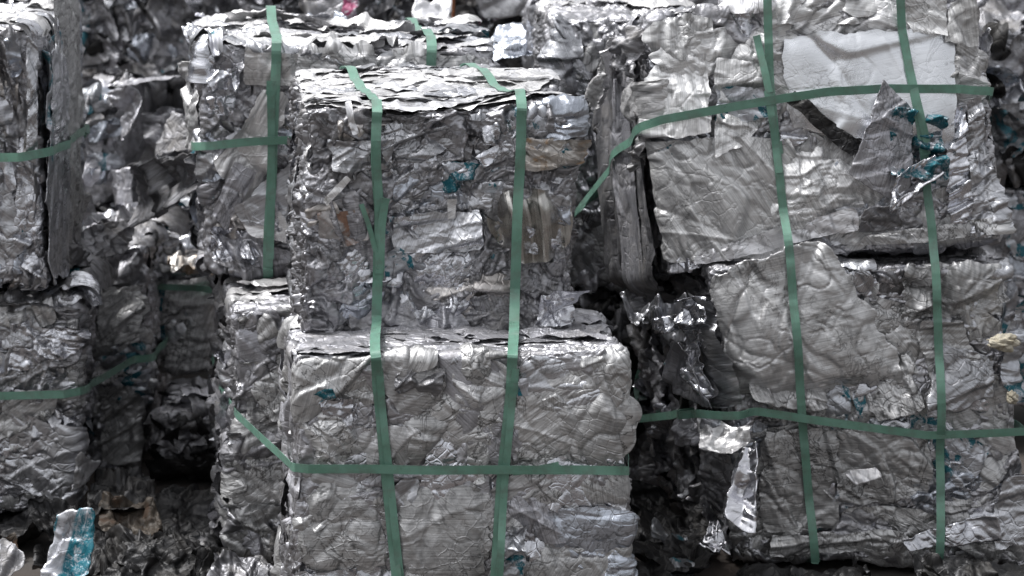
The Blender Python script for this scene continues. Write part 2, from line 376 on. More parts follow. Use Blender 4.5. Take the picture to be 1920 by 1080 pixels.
def make_sheet(parent, place, quad, mat, rg, sd, off, slope, size, aniso, ang, curl, edge, step, creases, pleat, corner, name, thick, brush, fine, stiff, label, rnd=None, wr=.008, bulge=0):
    q = np.array(quad, float)
    la = (np.linalg.norm(q[1] - q[0]) + np.linalg.norm(q[2] - q[3])) / 2; lb = (np.linalg.norm(q[3] - q[0]) + np.linalg.norm(q[2] - q[1])) / 2
    n = max(6, int(la / step)); m = max(6, int(lb / step))
    A, B = np.meshgrid(np.linspace(0, 1, n), np.linspace(0, 1, m), indexing='ij')
    bil = lambda c: ((1 - A) * (1 - B))[..., None] * c[0] + (A * (1 - B))[..., None] * c[1] + (A * B)[..., None] * c[2] + ((1 - A) * B)[..., None] * c[3]
    P = bil(q)
    rc = rg.uniform(.08, .30) if rnd is None else rnd
    P = P + (q.mean(0) - P) * (rc * (np.abs(2 * A - 1) * np.abs(2 * B - 1)) ** 3)[..., None]
    # uneven, torn outline
    e = np.minimum(np.minimum(A, 1 - A) * la, np.minimum(B, 1 - B) * lb)
    we = np.exp(-e / .03)
    nz = np.stack([fbm(np.stack([P[..., 0], P[..., 1]], -1).astype(F4) / .075 + sd % 97 + 31 * k, sd % 9973 + k, 4) for k in (0, 1)], -1)
    P = P + nz * (we * min(edge * 2.2, .16 * min(la, lb)))[..., None]
    ang = rg.uniform(0, math.pi) if ang is None else ang
    ca, sa = math.cos(ang), math.sin(ang)
    U = P[..., 0] * ca + P[..., 1] * sa; Vv = -P[..., 0] * sa + P[..., 1] * ca
    p2 = np.stack([U / aniso, Vv], -1)
    wv = np.stack([vnoise((p2 / .13 + 5 * k).astype(F4), sd % 7919 + k) for k in (0, 1)], -1)
    p2 = p2 + wv * .035
    h = slope * size * facet((p2 / size).astype(F4), sd % 6007 + 1, stiff)
    h = h + slope * .9 * size * .38 * fine * facet((p2 / (size * .38)).astype(F4), sd % 6007 + 2, stiff * .85)
    if step < .009: h = h + slope * .8 * size * .15 * fine * facet((p2 / (size * .15)).astype(F4), sd % 6007 + 3, stiff * .7)
    if wr: h = h - wr * wrinkle((np.stack([U / max(1., aniso * .6), Vv], -1) / .17).astype(F4), sd % 5003, .026) - .45 * wr * wrinkle((np.stack([U / max(1., aniso * .6), Vv], -1) / .07).astype(F4), sd % 4003, .045)
    if bulge: h = h + bulge * np.clip(np.sin(math.pi * A ** .8) * np.sin(math.pi * B ** .7), 0, 1)
    cq = q.mean(0)
    for _ in range(creases):
        th = rg.uniform(0, math.pi); c0 = (rg.uniform(-.35, .35) * la, rg.uniform(-.35, .35) * lb)
        dd = (P[..., 0] - cq[0] - c0[0]) * math.cos(th) + (P[..., 1] - cq[1] - c0[1]) * math.sin(th) + .02 * wv[..., 0]
        h = h + rg.choice((-1, -1, 1)) * max(slope, .24) * rg.uniform(.014, .036) * np.exp(-np.abs(dd) / rg.uniform(.006, .03))
    if pleat:                                                   # (wavelength, height, direction, power) folds running side by side
        wl, ph, pd = pleat[:3]
        x = P[..., 0] * math.cos(pd) + P[..., 1] * math.sin(pd); y = -P[..., 0] * math.sin(pd) + P[..., 1] * math.cos(pd)
        x = x + .35 * wl * vnoise((np.stack([x / (wl * 3), y / .35], -1)).astype(F4), sd % 991) * 2
        ph_ = ph * (.65 + .6 * vnoise(np.stack([x / (wl * 1.3), y / .25], -1).astype(F4), sd % 883))
        tri = np.abs((x / wl) % 1 - .5) * 2
        if len(pleat) > 4: tri = .5 - .5 * np.cos(2 * math.pi * x / wl)
        h = h + ph_ * (tri ** (pleat[3] if len(pleat) > 3 else 1.))
    if curl:
        for k, dist in enumerate((B * lb, (1 - A) * la, (1 - B) * lb, A * la)):
            h = h + curl[k] * np.exp(-(dist / .045) ** 2)
    if corner: h = h + bil(np.array(corner, float)[:, None])[..., 0]
    W = place(P[..., 0], P[..., 1], off + h)
    br = brush if brush is not None else rg.uniform(0, math.pi)
    uv = np.stack([P[..., 0] * math.cos(br) + P[..., 1] * math.sin(br) + sd % 53, -P[..., 0] * math.sin(br) + P[..., 1] * math.cos(br) + sd % 71], -1)
    me = quads_mesh(name, W.reshape(-1, 3), gridq(n, m), uv.reshape(-1, 2))
    o = link(name, me, M[mat], parent)
    if thick:
        md = o.modifiers.new('thickness', 'SOLIDIFY'); md.thickness = thick; md.offset = 0
    if label: o['label'] = label
    return o
def loose(name, label, cat, pts, mat, group=None, parent=None, seed=1, **k):
    """a loose sheet of metal: four picture points at real depths; its base point is the lowest corner"""
    W = np.array([at(*p) for p in pts]); ex = W[1] - W[0]; ey = W[3] - W[0]
    la = np.linalg.norm(ex); lb = np.linalg.norm(ey)
    ex = ex / la; nrm = np.cross(ex, ey); nrm /= np.linalg.norm(nrm)
    if nrm[1] > 0: nrm = -nrm
    ey = np.cross(nrm, ex) * (1 if np.dot(np.cross(nrm, ex), ey) > 0 else -1)
    o0 = W[W[:, 2].argmin()].copy() if parent is None else np.array(parent.location)
    q = [((w - W[0]) @ ex, (w - W[0]) @ ey) for w in W]; hn = [(w - W[0]) @ nrm for w in W]
    place = lambda a, b, o: W[0] - o0 + a[..., None] * ex + b[..., None] * ey + o[..., None] * nrm
    d = dict(off=0, slope=.3, size=.1, aniso=1.5, ang=None, curl=None, edge=.01, step=.006, creases=3, pleat=None, corner=None, thick=.0015, brush=None, fine=1., stiff=36, label=None)
    d.update(k); cor = d['corner'] or (0, 0, 0, 0); d['corner'] = [a + b for a, b in zip(cor, hn)]
    ob = make_sheet(parent, place, q, mat, random.Random(seed), seed, d['off'], d['slope'], d['size'], d['aniso'], d['ang'], d['curl'], d['edge'], d['step'],
                    d['creases'], d['pleat'], d['corner'], name, d['thick'], d['brush'], d['fine'], d['stiff'], d['label'], d.get('rnd', .06), d.get('wr', .008), d.get('bulge', 0))
    if parent is None:
        ob.location = o0; tag(ob, label, cat, group)
    return ob

# ------------------------------------------------------------------ straps
_VC = {}
LOOSE = ('hanging', 'bent_flap', 'crumpled_flap', 'curled', 'polished', 'crumpled_teal', 'side_plate', 'magenta', 'crumpled_corner')
def verts_of(b):
    if b not in _VC:
        L = []
        for ch in b.root.children:
            if ch.type == 'MESH' and not ch.name.startswith(LOOSE):
                v = np.empty(len(ch.data.vertices) * 3, F4); ch.data.vertices.foreach_get('co', v); L.append(v.reshape(-1, 3))
        _VC[b] = np.concatenate(L) + b.root.location[:]
    return _VC[b]
def lift(P, N, bales, rad=.02, gap=.002, reach=.13):
    """lay a tight strap on whatever stands highest under it"""
    L = np.concatenate([[0], np.cumsum(np.linalg.norm(np.diff(P, axis=0), axis=1))])
    n = max(4, int(L[-1] / .02)); tt = np.linspace(0, L[-1], n)
    Q = np.stack([np.interp(tt, L, P[:, k]) for k in range(3)], -1); M_ = np.stack([np.interp(tt, L, N[:, k]) for k in range(3)], -1)
    M_ /= np.linalg.norm(M_, axis=1, keepdims=True) + 1e-9
    VV = np.concatenate([verts_of(b) for b in bales]); h = np.full(n, -.02)
    for i in range(n):
        if i % 12 == 0:
            lo_ = Q[i:i + 12].min(0) - .13; hi_ = Q[i:i + 12].max(0) + .13; CH = VV[((VV > lo_) & (VV < hi_)).all(1)]
        d = CH - Q[i]; k = (np.abs(d) < .13).all(1); d = d[k]
        if not len(d): continue
        a = d @ M_[i]; r = np.linalg.norm(d - a[:, None] * M_[i], axis=1); k = (r < rad) & (a < reach)
        if k.any(): h[i] = max(h[i], a[k].max())
    hm = h.copy()
    for j in range(-3, 4): hm = np.maximum(hm, np.roll(h, j) - .0012 * j * j) if 0 else np.maximum(hm, np.concatenate([np.full(max(j, 0), -9.), h[max(-j, 0):n - max(j, 0)], np.full(max(-j, 0), -9.)]) - .001 * j * j)
    ks = np.array([1, 2, 3, 2, 1.]) / 9; hp = np.pad(hm, 2, mode='edge'); sm = np.convolve(hp, ks, 'valid')
    hm = np.maximum(sm, h)
    return Q + M_ * (hm + gap)[:, None], M_
def ribbon(name, pts, nrm, width, parent=None, thick=.0016, closed=False, base=None, wob=.002, seed=0, on=None, gap=.002):
    P = np.array(pts, float); N = np.array(nrm, float)
    if on: P, N = lift(np.concatenate([P, P[:1]]) if closed else P, np.concatenate([N, N[:1]]) if closed else N, on, width * .5, gap)
    if on and closed: P, N = P[:-1], N[:-1]
    for _ in range(1 if on else 3):                                          # cut the corners
        if closed:
            a, b = P, np.roll(P, -1, 0); na, nb = N, np.roll(N, -1, 0)
            P = np.stack([.85 * a + .15 * b, .15 * a + .85 * b], 1).reshape(-1, 3); N = np.stack([.85 * na + .15 * nb, .15 * na + .85 * nb], 1).reshape(-1, 3)
        else:
            a, b = P[:-1], P[1:]; na, nb = N[:-1], N[1:]
            P = np.concatenate([P[:1], np.stack([.85 * a + .15 * b, .15 * a + .85 * b], 1).reshape(-1, 3), P[-1:]])
            N = np.concatenate([N[:1], np.stack([.85 * na + .15 * nb, .15 * na + .85 * nb], 1).reshape(-1, 3), N[-1:]])
    if closed: P = np.concatenate([P, P[:1]]); N = np.concatenate([N, N[:1]])
    L = np.concatenate([[0], np.cumsum(np.linalg.norm(np.diff(P, axis=0), axis=1))])
    n = max(4, int(L[-1] / .02)); tt = np.unique(np.concatenate([np.linspace(0, L[-1], n), L]))
    P = np.stack([np.interp(tt, L, P[:, k]) for k in range(3)], -1); N = np.stack([np.interp(tt, L, N[:, k]) for k in range(3)], -1)
    T = np.gradient(P, axis=0); T /= np.linalg.norm(T, axis=1, keepdims=True) + 1e-9
    N = N - (N * T).sum(1, keepdims=True) * T; N /= np.linalg.norm(N, axis=1, keepdims=True) + 1e-9
    B = np.cross(T, N)
    tw = .10 * vnoise(np.stack([tt / .3, tt * 0], -1).astype(F4), seed + 3)
    N, B = N * np.cos(tw)[:, None] + B * np.sin(tw)[:, None], B * np.cos(tw)[:, None] - N * np.sin(tw)[:, None]
    P = P + B * (wob * vnoise(np.stack([tt / .22, tt * 0], -1).astype(F4), seed))[:, None]
    hw = width / 2; ht = thick / 2
    prof = [(-hw, -ht), (-hw, ht), (-hw * .05, ht * 1.0), (hw * .05, ht * 1.0), (hw, ht), (hw, -ht)]
    V = np.stack([P + B * a + N * b for a, b in prof], 1)
    k = len(prof); m = len(tt); idx = np.arange(m * k).reshape(m, k)
    Q = np.stack([idx[:-1], idx[1:], np.roll(idx, -1, 1)[1:], np.roll(idx, -1, 1)[:-1]], -1).reshape(-1, 4)
    caps = [[idx[e, 0], idx[e, 1], idx[e, 4], idx[e, 5]] for e in (0, -1)]
    Q = np.concatenate([Q, np.array(caps)])
    o0 = V[..., :].reshape(-1, 3)[V[..., 2].argmin()] if base is None else base
    uv = np.stack([np.repeat(tt[:, None], k, 1), np.tile(np.array([p[0] for p in prof]), (m, 1))], -1).reshape(-1, 2)
    me = quads_mesh(name, V.reshape(-1, 3) - o0, Q, uv, smooth=False)
    o = link(name, me, M['strap'], parent)
    if parent is None: o.location = o0
    return o
SG = 'green plastic straps around the bales'
FN = (0, -1, 0); UP = (0, 0, 1)
def front(b, px, py, off=.03):
    a = b.px(px, py); return b.T(np.array(a[0]), np.array(-off), np.array(a[1]))
def strap(label, pts, nrm, width=.034, closed=True, seed=0, on=None):
    o = ribbon('strapping_band', pts, nrm, width, closed=closed, seed=seed, on=on)
    tag(o, label, 'strap', SG); return o

exec_parts = []
# ==================================================================  SETTING
V_ = []
def structure(name, me, mat):
    o = link(name, me, M[mat]); o['kind'] = 'structure'; return o
def ground():
    n = 160
    g = np.concatenate([-np.geomspace(.1, 4000, 60)[::-1], np.linspace(-.09, .09, 5), np.geomspace(.1, 4000, 60)])
    X, Y = np.meshgrid(g, g + 11, indexing='ij'); m = len(g)
    Z = .03 * fbm(np.stack([X, Y], -1).astype(F4) / .7, 5, 4) * np.exp(-((X ** 2 + (Y - 11) ** 2) / 900)) - .03
    structure('ground', quads_mesh('ground', np.stack([X, Y, Z], -1).reshape(-1, 3), gridq(m, m)), 'earth')
ground()

MIX = dict(bright=3, satin=6, dull=4, dark=2, warm=2, cool=2.5, teal=.9, white=.5)
AMIX = dict(bright=5, satin=5, dull=1.5, dark=3.5, warm=3.5, cool=1.5, teal=1.5, rust=.2)
MATTE = dict(oxide=8, palox=2.5, dull=1, satin=4, bright=2, dark=.6, cool=.6, teal=.6)
BACK = dict(bright=.6, satin=1.6, dull=3, dark=8, cool=.8, teal=.8, tealdark=2, warm=.6, magenta=.25, grimy=2.5)  # leans to dark metals: the back row's sheltered shade put into colour
TOPM = dict(flake=8, white=3, satin=1.5, bright=1)
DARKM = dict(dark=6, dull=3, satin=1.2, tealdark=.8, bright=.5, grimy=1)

# ================================================================== BALES
# --- the middle stack
A = Bale('shiny crumpled bale on top of the middle stack, brown satin sheet draped on its front',
         (572, 205), (1087, 198), (1068, 628), (572, 632), (10.05, 10.12, 10.12, 10.05), (-.10, .95, 0), 11, r=.03, step=.0045, core='coredark', aniso=(1, .16, .75), cell=.15)
B = Bale('dull grey brushed bale under the shiny one in the middle stack, flat cracked front',
         (545, 662), (1176, 655), (1186, None), (545, None), (9.75, 9.78, 9.78, 9.75), (-.07, .68, 0), 23, r=.035, step=.0045, amp=.6, aniso=(1, .2, 1), cell=.2, crack=.03)
Cc = Bale('grey bale with pale top, half hidden behind the lower middle bale',
          (430, 575), (830, 575), (830, None), (430, None), 10.85, (-.13, .95, 0), 31, r=.04, step=.007, faces='LT', amp=.9)
E = Bale('bale behind the shiny bale with a wide pale sheet folded over its top edge',
         (376, 88), (925, 96), (915, 520), (384, 508), 11.3, (-.11, .9, 0), 47, r=.009, step=.0065, faces='LT', cell=.17)
# --- the right stack
Fb = Bale('tilted pale bale on the right stack with smooth white panel and hanging grey flap',
          (1212, 26), (1832, -44), (1878, 452), (1248, 522), (11.0, 11.0, 10.85, 10.85), (-.13, .93, -.17), 59, r=.022, step=.005, faces='LT', amp=.7, crack=.03)
G = Bale('bottom bale of the right stack, wrapped in a big folded dull sheet with torn edge',
         (1335, 500), (1893, 492), (1925, None), (1392, None), 10.78, (-.25, .95, 0), 67, r=.04, step=.005, faces='LT', amp=.75, crack=.03)
# --- the left stack
H = Bale('bale of upright layered grey plates on top of the left stack',
         (-420, 62), (66, 52), (84, 540), (-420, 548), 11.3, (.02, .95, 0), 73, r=.03, step=.006, faces='RT', aniso=(.3, .25, 1.1))
I = Bale('crumpled silver aluminium bale at the bottom of the left stack under the layered plates',
         (-420, 560), (152, 560), (138, 965), (-420, 985), 11.4, (-.07, .9, 0), 83, r=.035, step=.0055, faces='RT')
J = Bale('narrow dark grey aluminium bale just behind the lower left bale, teal stained',
         (120, 470), (274, 462), (268, 893), (120, 893), 12.3, (0, .9, 0), 97, r=.03, step=.007, faces='RT')
# --- behind
D = Bale('dim aluminium bale with a teal stripe in the gap between left and middle stacks',
         (235, 440), (388, 440), (388, 697), (250, 697), 12.7, (0, .9, 0), 101, r=.03, step=.009, faces='T')
Rb = Bale('dark low aluminium bale at the bottom of the gap between left and middle stacks',
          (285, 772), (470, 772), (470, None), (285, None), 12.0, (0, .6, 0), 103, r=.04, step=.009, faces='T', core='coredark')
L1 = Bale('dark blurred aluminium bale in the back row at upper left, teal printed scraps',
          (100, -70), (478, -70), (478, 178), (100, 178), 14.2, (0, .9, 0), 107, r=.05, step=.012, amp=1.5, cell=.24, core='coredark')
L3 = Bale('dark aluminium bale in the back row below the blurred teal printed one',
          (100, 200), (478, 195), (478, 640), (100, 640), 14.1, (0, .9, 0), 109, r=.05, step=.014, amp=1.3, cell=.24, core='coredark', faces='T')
L2 = Bale('small pale crumpled aluminium bale in the gap beside the upright layered plates',
          (128, 192), (222, 186), (222, 336), (128, 336), 13.2, (0, .8, 0), 113, r=.04, step=.009, amp=1.2, faces='T')
L4 = Bale('low aluminium bale supporting the small pale one in the gap at left',
          (110, 425), (250, 425), (250, 760), (110, 760), 13.4, (0, .7, 0), 117, r=.04, step=.012, core='coredark', faces='T')
N = Bale('heaped aluminium bale in the back row at top centre with dark purple sheets',
         (468, -90), (1045, -90), (1045, 150), (468, 150), 13.6, (0, .9, 0), 127, r=.06, step=.011, amp=1.6, cell=.25)
N2 = Bale('aluminium bale of the back row hidden under the heaped one at top centre',
          (480, 165), (1045, 165), (1045, 620), (480, 620), 13.6, (0, .9, 0), 128, r=.05, step=.02, faces='')
N3 = Bale('grey crumpled aluminium bale of the back row peeping over the tilted bale',
          (1060, -110), (2300, -110), (2300, 160), (1060, 160), 13.7, (0, .9, 0), 129, r=.06, step=.016, amp=1.6, cell=.25, faces='')
O = Bale('grey bale with upright streaks behind and between the two upper front bales',
         (1036, 30), (1330, 28), (1330, 548), (1046, 548), 12.0, (-.1, .9, 0), 131, r=.035, step=.007, faces='LT', aniso=(.28, .3, 1.2))
O2 = Bale('dark aluminium bale deep in the gap between the middle and right stacks',
          (1060, 566), (1420, 566), (1420, None), (1060, None), 12.0, (0, .9, 0), 137, r=.04, step=.008, faces='T', core='coredark', amp=1.4)
P1 = Bale('rounded crumpled aluminium bale at the far right edge behind the tilted bale',
          (1790, 62), (2150, 62), (2150, 335), (1790, 335), 12.6, (0, .9, 0), 139, r=.07, step=.009, amp=1.6, cell=.26)
P2 = Bale('blurred teal printed aluminium bale at the right edge below the rounded one',
          (1790, 352), (2150, 352), (2150, 760), (1790, 760), 12.6, (0, .9, 0), 149, r=.05, step=.01, amp=1.0, faces='T')

# ---- random sheets pressed into the faces
A.scatter('F', 74, AMIX, .06, .27, asp=(1.3, 3.2), horiz=.85, slope=(.2, .5), step=.0045, off=(-.004, .016), curl=(-.03, -.006), wr=.014, size=(.06, .2))
A.scatter('L', 40, dict(bright=5, satin=4, white=1, flake=2, warm=1), .05, .2, asp=(1.5, 5), rot=math.pi / 2, step=.006)
A.scatter('T', 52, TOPM, .10, .50, asp=(2, 6), horiz=1, rot=0, slope=(.04, .12), step=.006, off=(.004, .016), curl=(-.008, .010), edge=.014, over=-.012)
B.scatter('F', 60, MATTE, .10, .46, horiz=.4, slope=(.05, .20), step=.0042, off=(.0, .012), curl=(-.022, -.004), wr=.014, size=(.09, .3))
B.scatter('T', 34, dict(dull=6, dark=2, satin=1), .08, .4, asp=(2, 6), rot=0, slope=(.06, .25), step=.007, off=(.0, .012), curl=(-.012, .004), over=-.015)
B.scatter('L', 26, dict(oxide=4, dull=3, dark=2), .06, .3, rot=math.pi / 2, asp=(1.5, 4), step=.008)
Cc.scatter('F', 44, dict(oxide=6, satin=2, dull=2), .06, .34, region=(-1, -.3, 0, 1), slope=(.15, .4), step=.007)
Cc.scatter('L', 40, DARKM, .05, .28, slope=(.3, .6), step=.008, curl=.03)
Cc.scatter('T', 22, dict(dull=4, flake=5), .08, .34, asp=(2, 5), rot=0, slope=(.06, .25), region=(-1, 0, 0, 1), step=.008)
E.scatter('F', 46, MIX, .06, .28, region=(-1, -.2, 0, 1), slope=(.25, .5), step=.006, off=(-.010, .008))
E.scatter('L', 30, MIX, .05, .25, rot=math.pi / 2, asp=(1.5, 4), step=.008)
E.scatter('T', 40, dict(flake=5, white=2, bright=2, satin=3, teal=.5), .08, .4, asp=(1.5, 4), rot=0, slope=(.12, .35), step=.008, curl=.03, over=-.005)
Fb.scatter('F', 56, dict(silver=9, palox=3, cool=1, satin=1, bright=2, teal=.6), .08, .40, horiz=.3, slope=(.12, .35), step=.006, off=(-.010, .004), wr=.018, size=(.08, .26))
Fb.scatter('L', 16, dict(dark=5, dull=4, satin=1), .08, .34, rot=math.pi / 2, asp=(2, 6), slope=(.15, .4), step=.007)
Fb.scatter('T', 24, TOPM, .08, .3, slope=(.2, .5), step=.009, curl=.04)
G.scatter('F', 66, dict(oxide=7, palox=2, satin=3, bright=3, cool=1, teal=1.6, dark=.6), .08, .36, slope=(.10, .32), step=.0055, off=(-.008, .006), wr=.018, size=(.07, .22))
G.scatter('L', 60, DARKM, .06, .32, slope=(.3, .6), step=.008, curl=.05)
G.scatter('T', 18, TOPM, .08, .3, slope=(.2, .4), step=.009)
H.scatter('R', 44, dict(oxide=5, dull=3, satin=3, dark=1, cool=2, teal=.7, bright=1), .12, .6, rot=math.pi / 2, asp=(2.5, 6), slope=(.06, .2), step=.007)
H.scatter('F', 34, MIX, .06, .34, region=(.45, 1, 0, 1), rot=math.pi / 2, asp=(1.5, 5), slope=(.25, .5), step=.007)
H.scatter('T', 24, TOPM, .06, .26, asp=(1.5, 5), region=(.4, 1, 0, 1), slope=(.15, .4), step=.008, curl=.03)
I.scatter('F', 56, dict(bright=4, satin=4, oxide=4, cool=2, teal=1.2), .07, .36, region=(.1, 1, 0, 1), slope=(.15, .45), step=.0055, wr=.009, size=(.06, .2))
I.scatter('R', 30, DARKM, .06, .3, step=.008)
I.scatter('T', 26, DARKM, .08, .34, slope=(.2, .5), region=(.2, 1, 0, 1), step=.008, curl=.05)
J.scatter('F', 40, dict(oxide=5, dull=2, dark=1, satin=3, teal=1.3), .06, .26, region=(-.4, 1, 0, 1), slope=(.25, .5), step=.008)
J.scatter('R', 22, DARKM, .08, .3, step=.01)
J.scatter('T', 16, DARKM, .1, .34, slope=(.3, .6), step=.009, curl=.08)
D.scatter('F', 20, dict(oxide=3, satin=2, bright=1), .06, .26, slope=(.2, .45), step=.009)
D.scatter('T', 30, BACK, .08, .26, slope=(.3, .6), step=.009, curl=.08)
Rb.scatter('F', 30, dict(dark=3, grimy=5), .06, .25, slope=(.3, .6), step=.009, curl=.05)
Rb.scatter('T', 16, DARKM, .06, .25, slope=(.3, .6), step=.009, curl=.06)
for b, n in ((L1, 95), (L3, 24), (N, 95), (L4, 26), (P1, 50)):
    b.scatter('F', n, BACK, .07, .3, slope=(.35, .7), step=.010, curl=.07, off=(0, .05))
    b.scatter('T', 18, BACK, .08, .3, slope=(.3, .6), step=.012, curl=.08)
L2.scatter('F', 24, dict(dull=3, satin=2, cool=2, dark=2, magenta=.6, teal=1), .05, .2, slope=(.3, .6), step=.009, curl=.03)
L2.scatter('T', 16, BACK, .06, .22, step=.01, curl=.05)
O.scatter('F', 40, dict(oxide=5, satin=4, dark=1), .08, .4, rot=math.pi / 2, asp=(2, 6), slope=(.15, .4), step=.008)
O.scatter('T', 12, TOPM, .08, .3, step=.01)
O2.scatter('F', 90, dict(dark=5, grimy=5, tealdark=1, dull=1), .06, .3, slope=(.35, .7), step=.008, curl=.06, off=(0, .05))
O2.scatter('T', 30, DARKM, .08, .3, slope=(.3, .6), step=.009, curl=.08)
P2.scatter('F', 20, dict(teal=6, dull=2, cool=3), .1, .36, slope=(.1, .3), step=.01)
P2.scatter('T', 22, BACK, .08, .3, slope=(.2, .5), step=.01, curl=.05)

E.scatter('F', 22, dict(palox=4, flake=3, satin=3, bright=1), .08, .3, region=(-.35, .9, .86, 1.02), slope=(.2, .45), step=.006, off=(.022, .034), curl=(-.03, -.005), wr=.016, over=-.012)
# ================================================================== SHEETS THAT SHOW ONE BY ONE
Z4 = (0, 0, 0, 0)
# shiny bale
A.pxsheet([(905, 350), (1076, 352), (1062, 492), (930, 486)], 'drape', off=.016, slope=.03, size=.2, creases=0, pleat=(.095, .07, .30, 1., 1), curl=[-.03, -.02, -.01, -.03], name='draped_sheet', step=.0035, brush=1.75, fine=.2, rnd=.34, wr=0)
A.pxsheet([(598, 388), (690, 392), (692, 456), (596, 462)], 'rust', off=.02, slope=.3, name='rust_stained_sheet', step=.004)
A.pxsheet([(985, 258), (1085, 262), (1088, 312), (978, 318)], 'tan', off=.022, slope=.35, name='tan_sheet', step=.004)
A.pxsheet([(612, 258), (742, 262), (735, 316), (622, 318)], 'satin', off=.022, slope=.3, step=.004, size=.2, name='bulging_sheet')
A.pxsheet([(1000, 196), (1092, 186), (1096, 252), (1012, 262)], 'cool', off=.02, slope=.5, size=.13, step=.004, curl=[-.01, -.01, .0, -.01], name='crumpled_corner_sheet', wr=.014)
A.pxsheet([(606, 368), (648, 326), (658, 334), (612, 382)], 'flake', off=.034, slope=.1, step=.004, edge=.004, name='torn_strip')
A.pxsheet([(838, 372), (856, 372), (852, 408), (840, 410)], 'flake', off=.034, slope=.1, step=.004, edge=.004, name='torn_strip')
A.pxsheet([(648, 206), (660, 204), (674, 246), (662, 250)], 'white', off=.036, slope=.15, step=.004, edge=.003, name='torn_strip')
A.pxsheet([(905, 340), (945, 338), (940, 362), (898, 358)], 'teal', off=.032, slope=.4, step=.004, name='teal_printed_scrap')
A.pxsheet([(722, 612), (1000, 606), (1004, 548), (730, 566)], 'dark', off=.006, slope=.3, size=.12, aniso=3, ang=0., step=.005, name='flattened_sheet', curl=[-.02] * 4)
A.pxsheet([(730, 405), (905, 395), (900, 470), (740, 476)], 'satin', off=.02, slope=.35, size=.13, aniso=2.5, ang=.2, step=.005)
A.pxsheet([(1010, 545), (1068, 538), (1066, 602), (1000, 606)], 'bright', off=.03, slope=.6, step=.004, curl=[.02, .02, .0, .02])
# dull bale
B.pxsheet([(560, 905), (725, 890), (735, 1085), (570, 1090)], 'oxide', off=.02, slope=.12, size=.25, step=.005, brush=0., creases=5, wr=.018, edge=.022, curl=[-.022] * 4, rnd=.16)
B.pxsheet([(720, 905), (920, 900), (915, 1100), (735, 1100)], 'oxide', off=.021, slope=.08, size=.3, step=.005, brush=0., creases=5, wr=.018, edge=.022, curl=[-.022] * 4, rnd=.16)
B.pxsheet([(735, 770), (940, 775), (930, 880), (738, 880)], 'oxide', off=.02, slope=.12, size=.2, step=.005, brush=.05, creases=6, wr=.018, edge=.022, curl=[-.022] * 4, rnd=.16)
B.pxsheet([(600, 752), (662, 744), (655, 815), (612, 820)], 'bright', off=.026, slope=.45, size=.12, step=.004)
B.pxsheet([(560, 770), (700, 750), (712, 880), (566, 880)], 'oxide', off=.014, slope=.2, size=.2, step=.005, brush=0.1, creases=5, wr=.018, edge=.022, curl=[-.022] * 4, rnd=.16)
B.pxsheet([(985, 670), (1170, 660), (1176, 790), (975, 800)], 'oxide', off=.018, slope=.3, size=.13, step=.005, brush=1.57, creases=6, wr=.018, edge=.022, curl=[-.022] * 4, rnd=.16)
B.pxsheet([(720, 655), (960, 648), (955, 690), (715, 720)], 'oxide', off=.008, slope=.3, size=.12, aniso=4, ang=.06, step=.005, curl=[-.01] * 4, wr=.018, edge=.022, rnd=.16)
B.pxsheet([(740, 690), (830, 685), (822, 755), (735, 735)], 'dark', off=.014, slope=.8, size=.07, step=.004)
B.pxsheet([(945, 985), (985, 980), (975, 1085), (930, 1085)], 'teal', off=.026, slope=.5, size=.06, step=.004, name='teal_printed_scrap')
B.pxsheet([(972, 705), (992, 703), (990, 738), (970, 740)], 'tealbar', off=.034, slope=.1, step=.004, name='teal_printed_scrap', edge=.003)
B.pxsheet([(582, 738), (622, 722), (626, 742), (590, 760)], 'teal', off=.03, slope=.4, step=.004, name='teal_printed_scrap')
B.pxsheet([(1160, 740), (1186, 735), (1196, 800), (1165, 880)], 'oxide', off=.02, slope=.3, step=.004, corner=(0, .03, .05, 0), thick=.002, name='bent_edge_sheet', wr=.018, edge=.022, curl=[-.022] * 4, rnd=.16)
# bale behind the shiny one
E.pxsheet([(460, 160), (552, 158), (558, 93), (462, 92)], 'flake', off=.026, slope=.2, wr=.014, size=.25, step=.006, name='folded_over_sheet', edge=.006, brush=0)
E.pxsheet([(548, 150), (700, 152), (712, 95), (552, 93)], 'palox', off=.030, slope=.16, size=.2, step=.005, name='folded_over_sheet', edge=.016, brush=0, wr=.012, rnd=.12)
E.pxsheet([(690, 152), (905, 154), (895, 98), (700, 95)], 'palox', off=.036, slope=.22, size=.16, step=.005, name='folded_over_sheet', edge=.016, brush=.1, wr=.012, rnd=.15)
E.pxsheet([(398, 300), (500, 160), (545, 180), (470, 400)], 'flake', off=.045, slope=.10, size=.3, aniso=3, ang=1.1, step=.005, brush=1.1, name='streaked_sheet', pleat=(.12, .02, -.5))
E.pxsheet([(395, 395), (440, 300), (480, 320), (420, 430)], 'dull', off=.045, slope=.12, size=.3, step=.005, brush=1.1, name='streaked_sheet')
E.pxsheet([(430, 385), (552, 290), (556, 440), (450, 415)], 'satin', off=.044, slope=.07, size=.25, step=.005, brush=.5, name='flat_panel')
E.pxsheet([(450, 405), (556, 385), (556, 450), (470, 440)], 'flake', off=.05, slope=.07, size=.25, step=.005, brush=.2, name='flat_panel')
E.pxsheet([(390, 175), (442, 170), (440, 212), (386, 208)], 'bright', off=.05, slope=.5, size=.14, step=.004)
E.pxsheet([(382, 130), (450, 120), (452, 162), (388, 170)], 'bright', off=.05, slope=.6, size=.1, step=.004)
E.pxsheet([(388, 425), (490, 430), (500, 480), (392, 484)], 'bright', off=.04, slope=.9, size=.07, step=.004)
E.pxsheet([(390, 82), (412, 76), (420, 92), (402, 102)], 'tealbar', off=.06, slope=.8, size=.05, step=.004, name='teal_printed_scrap')
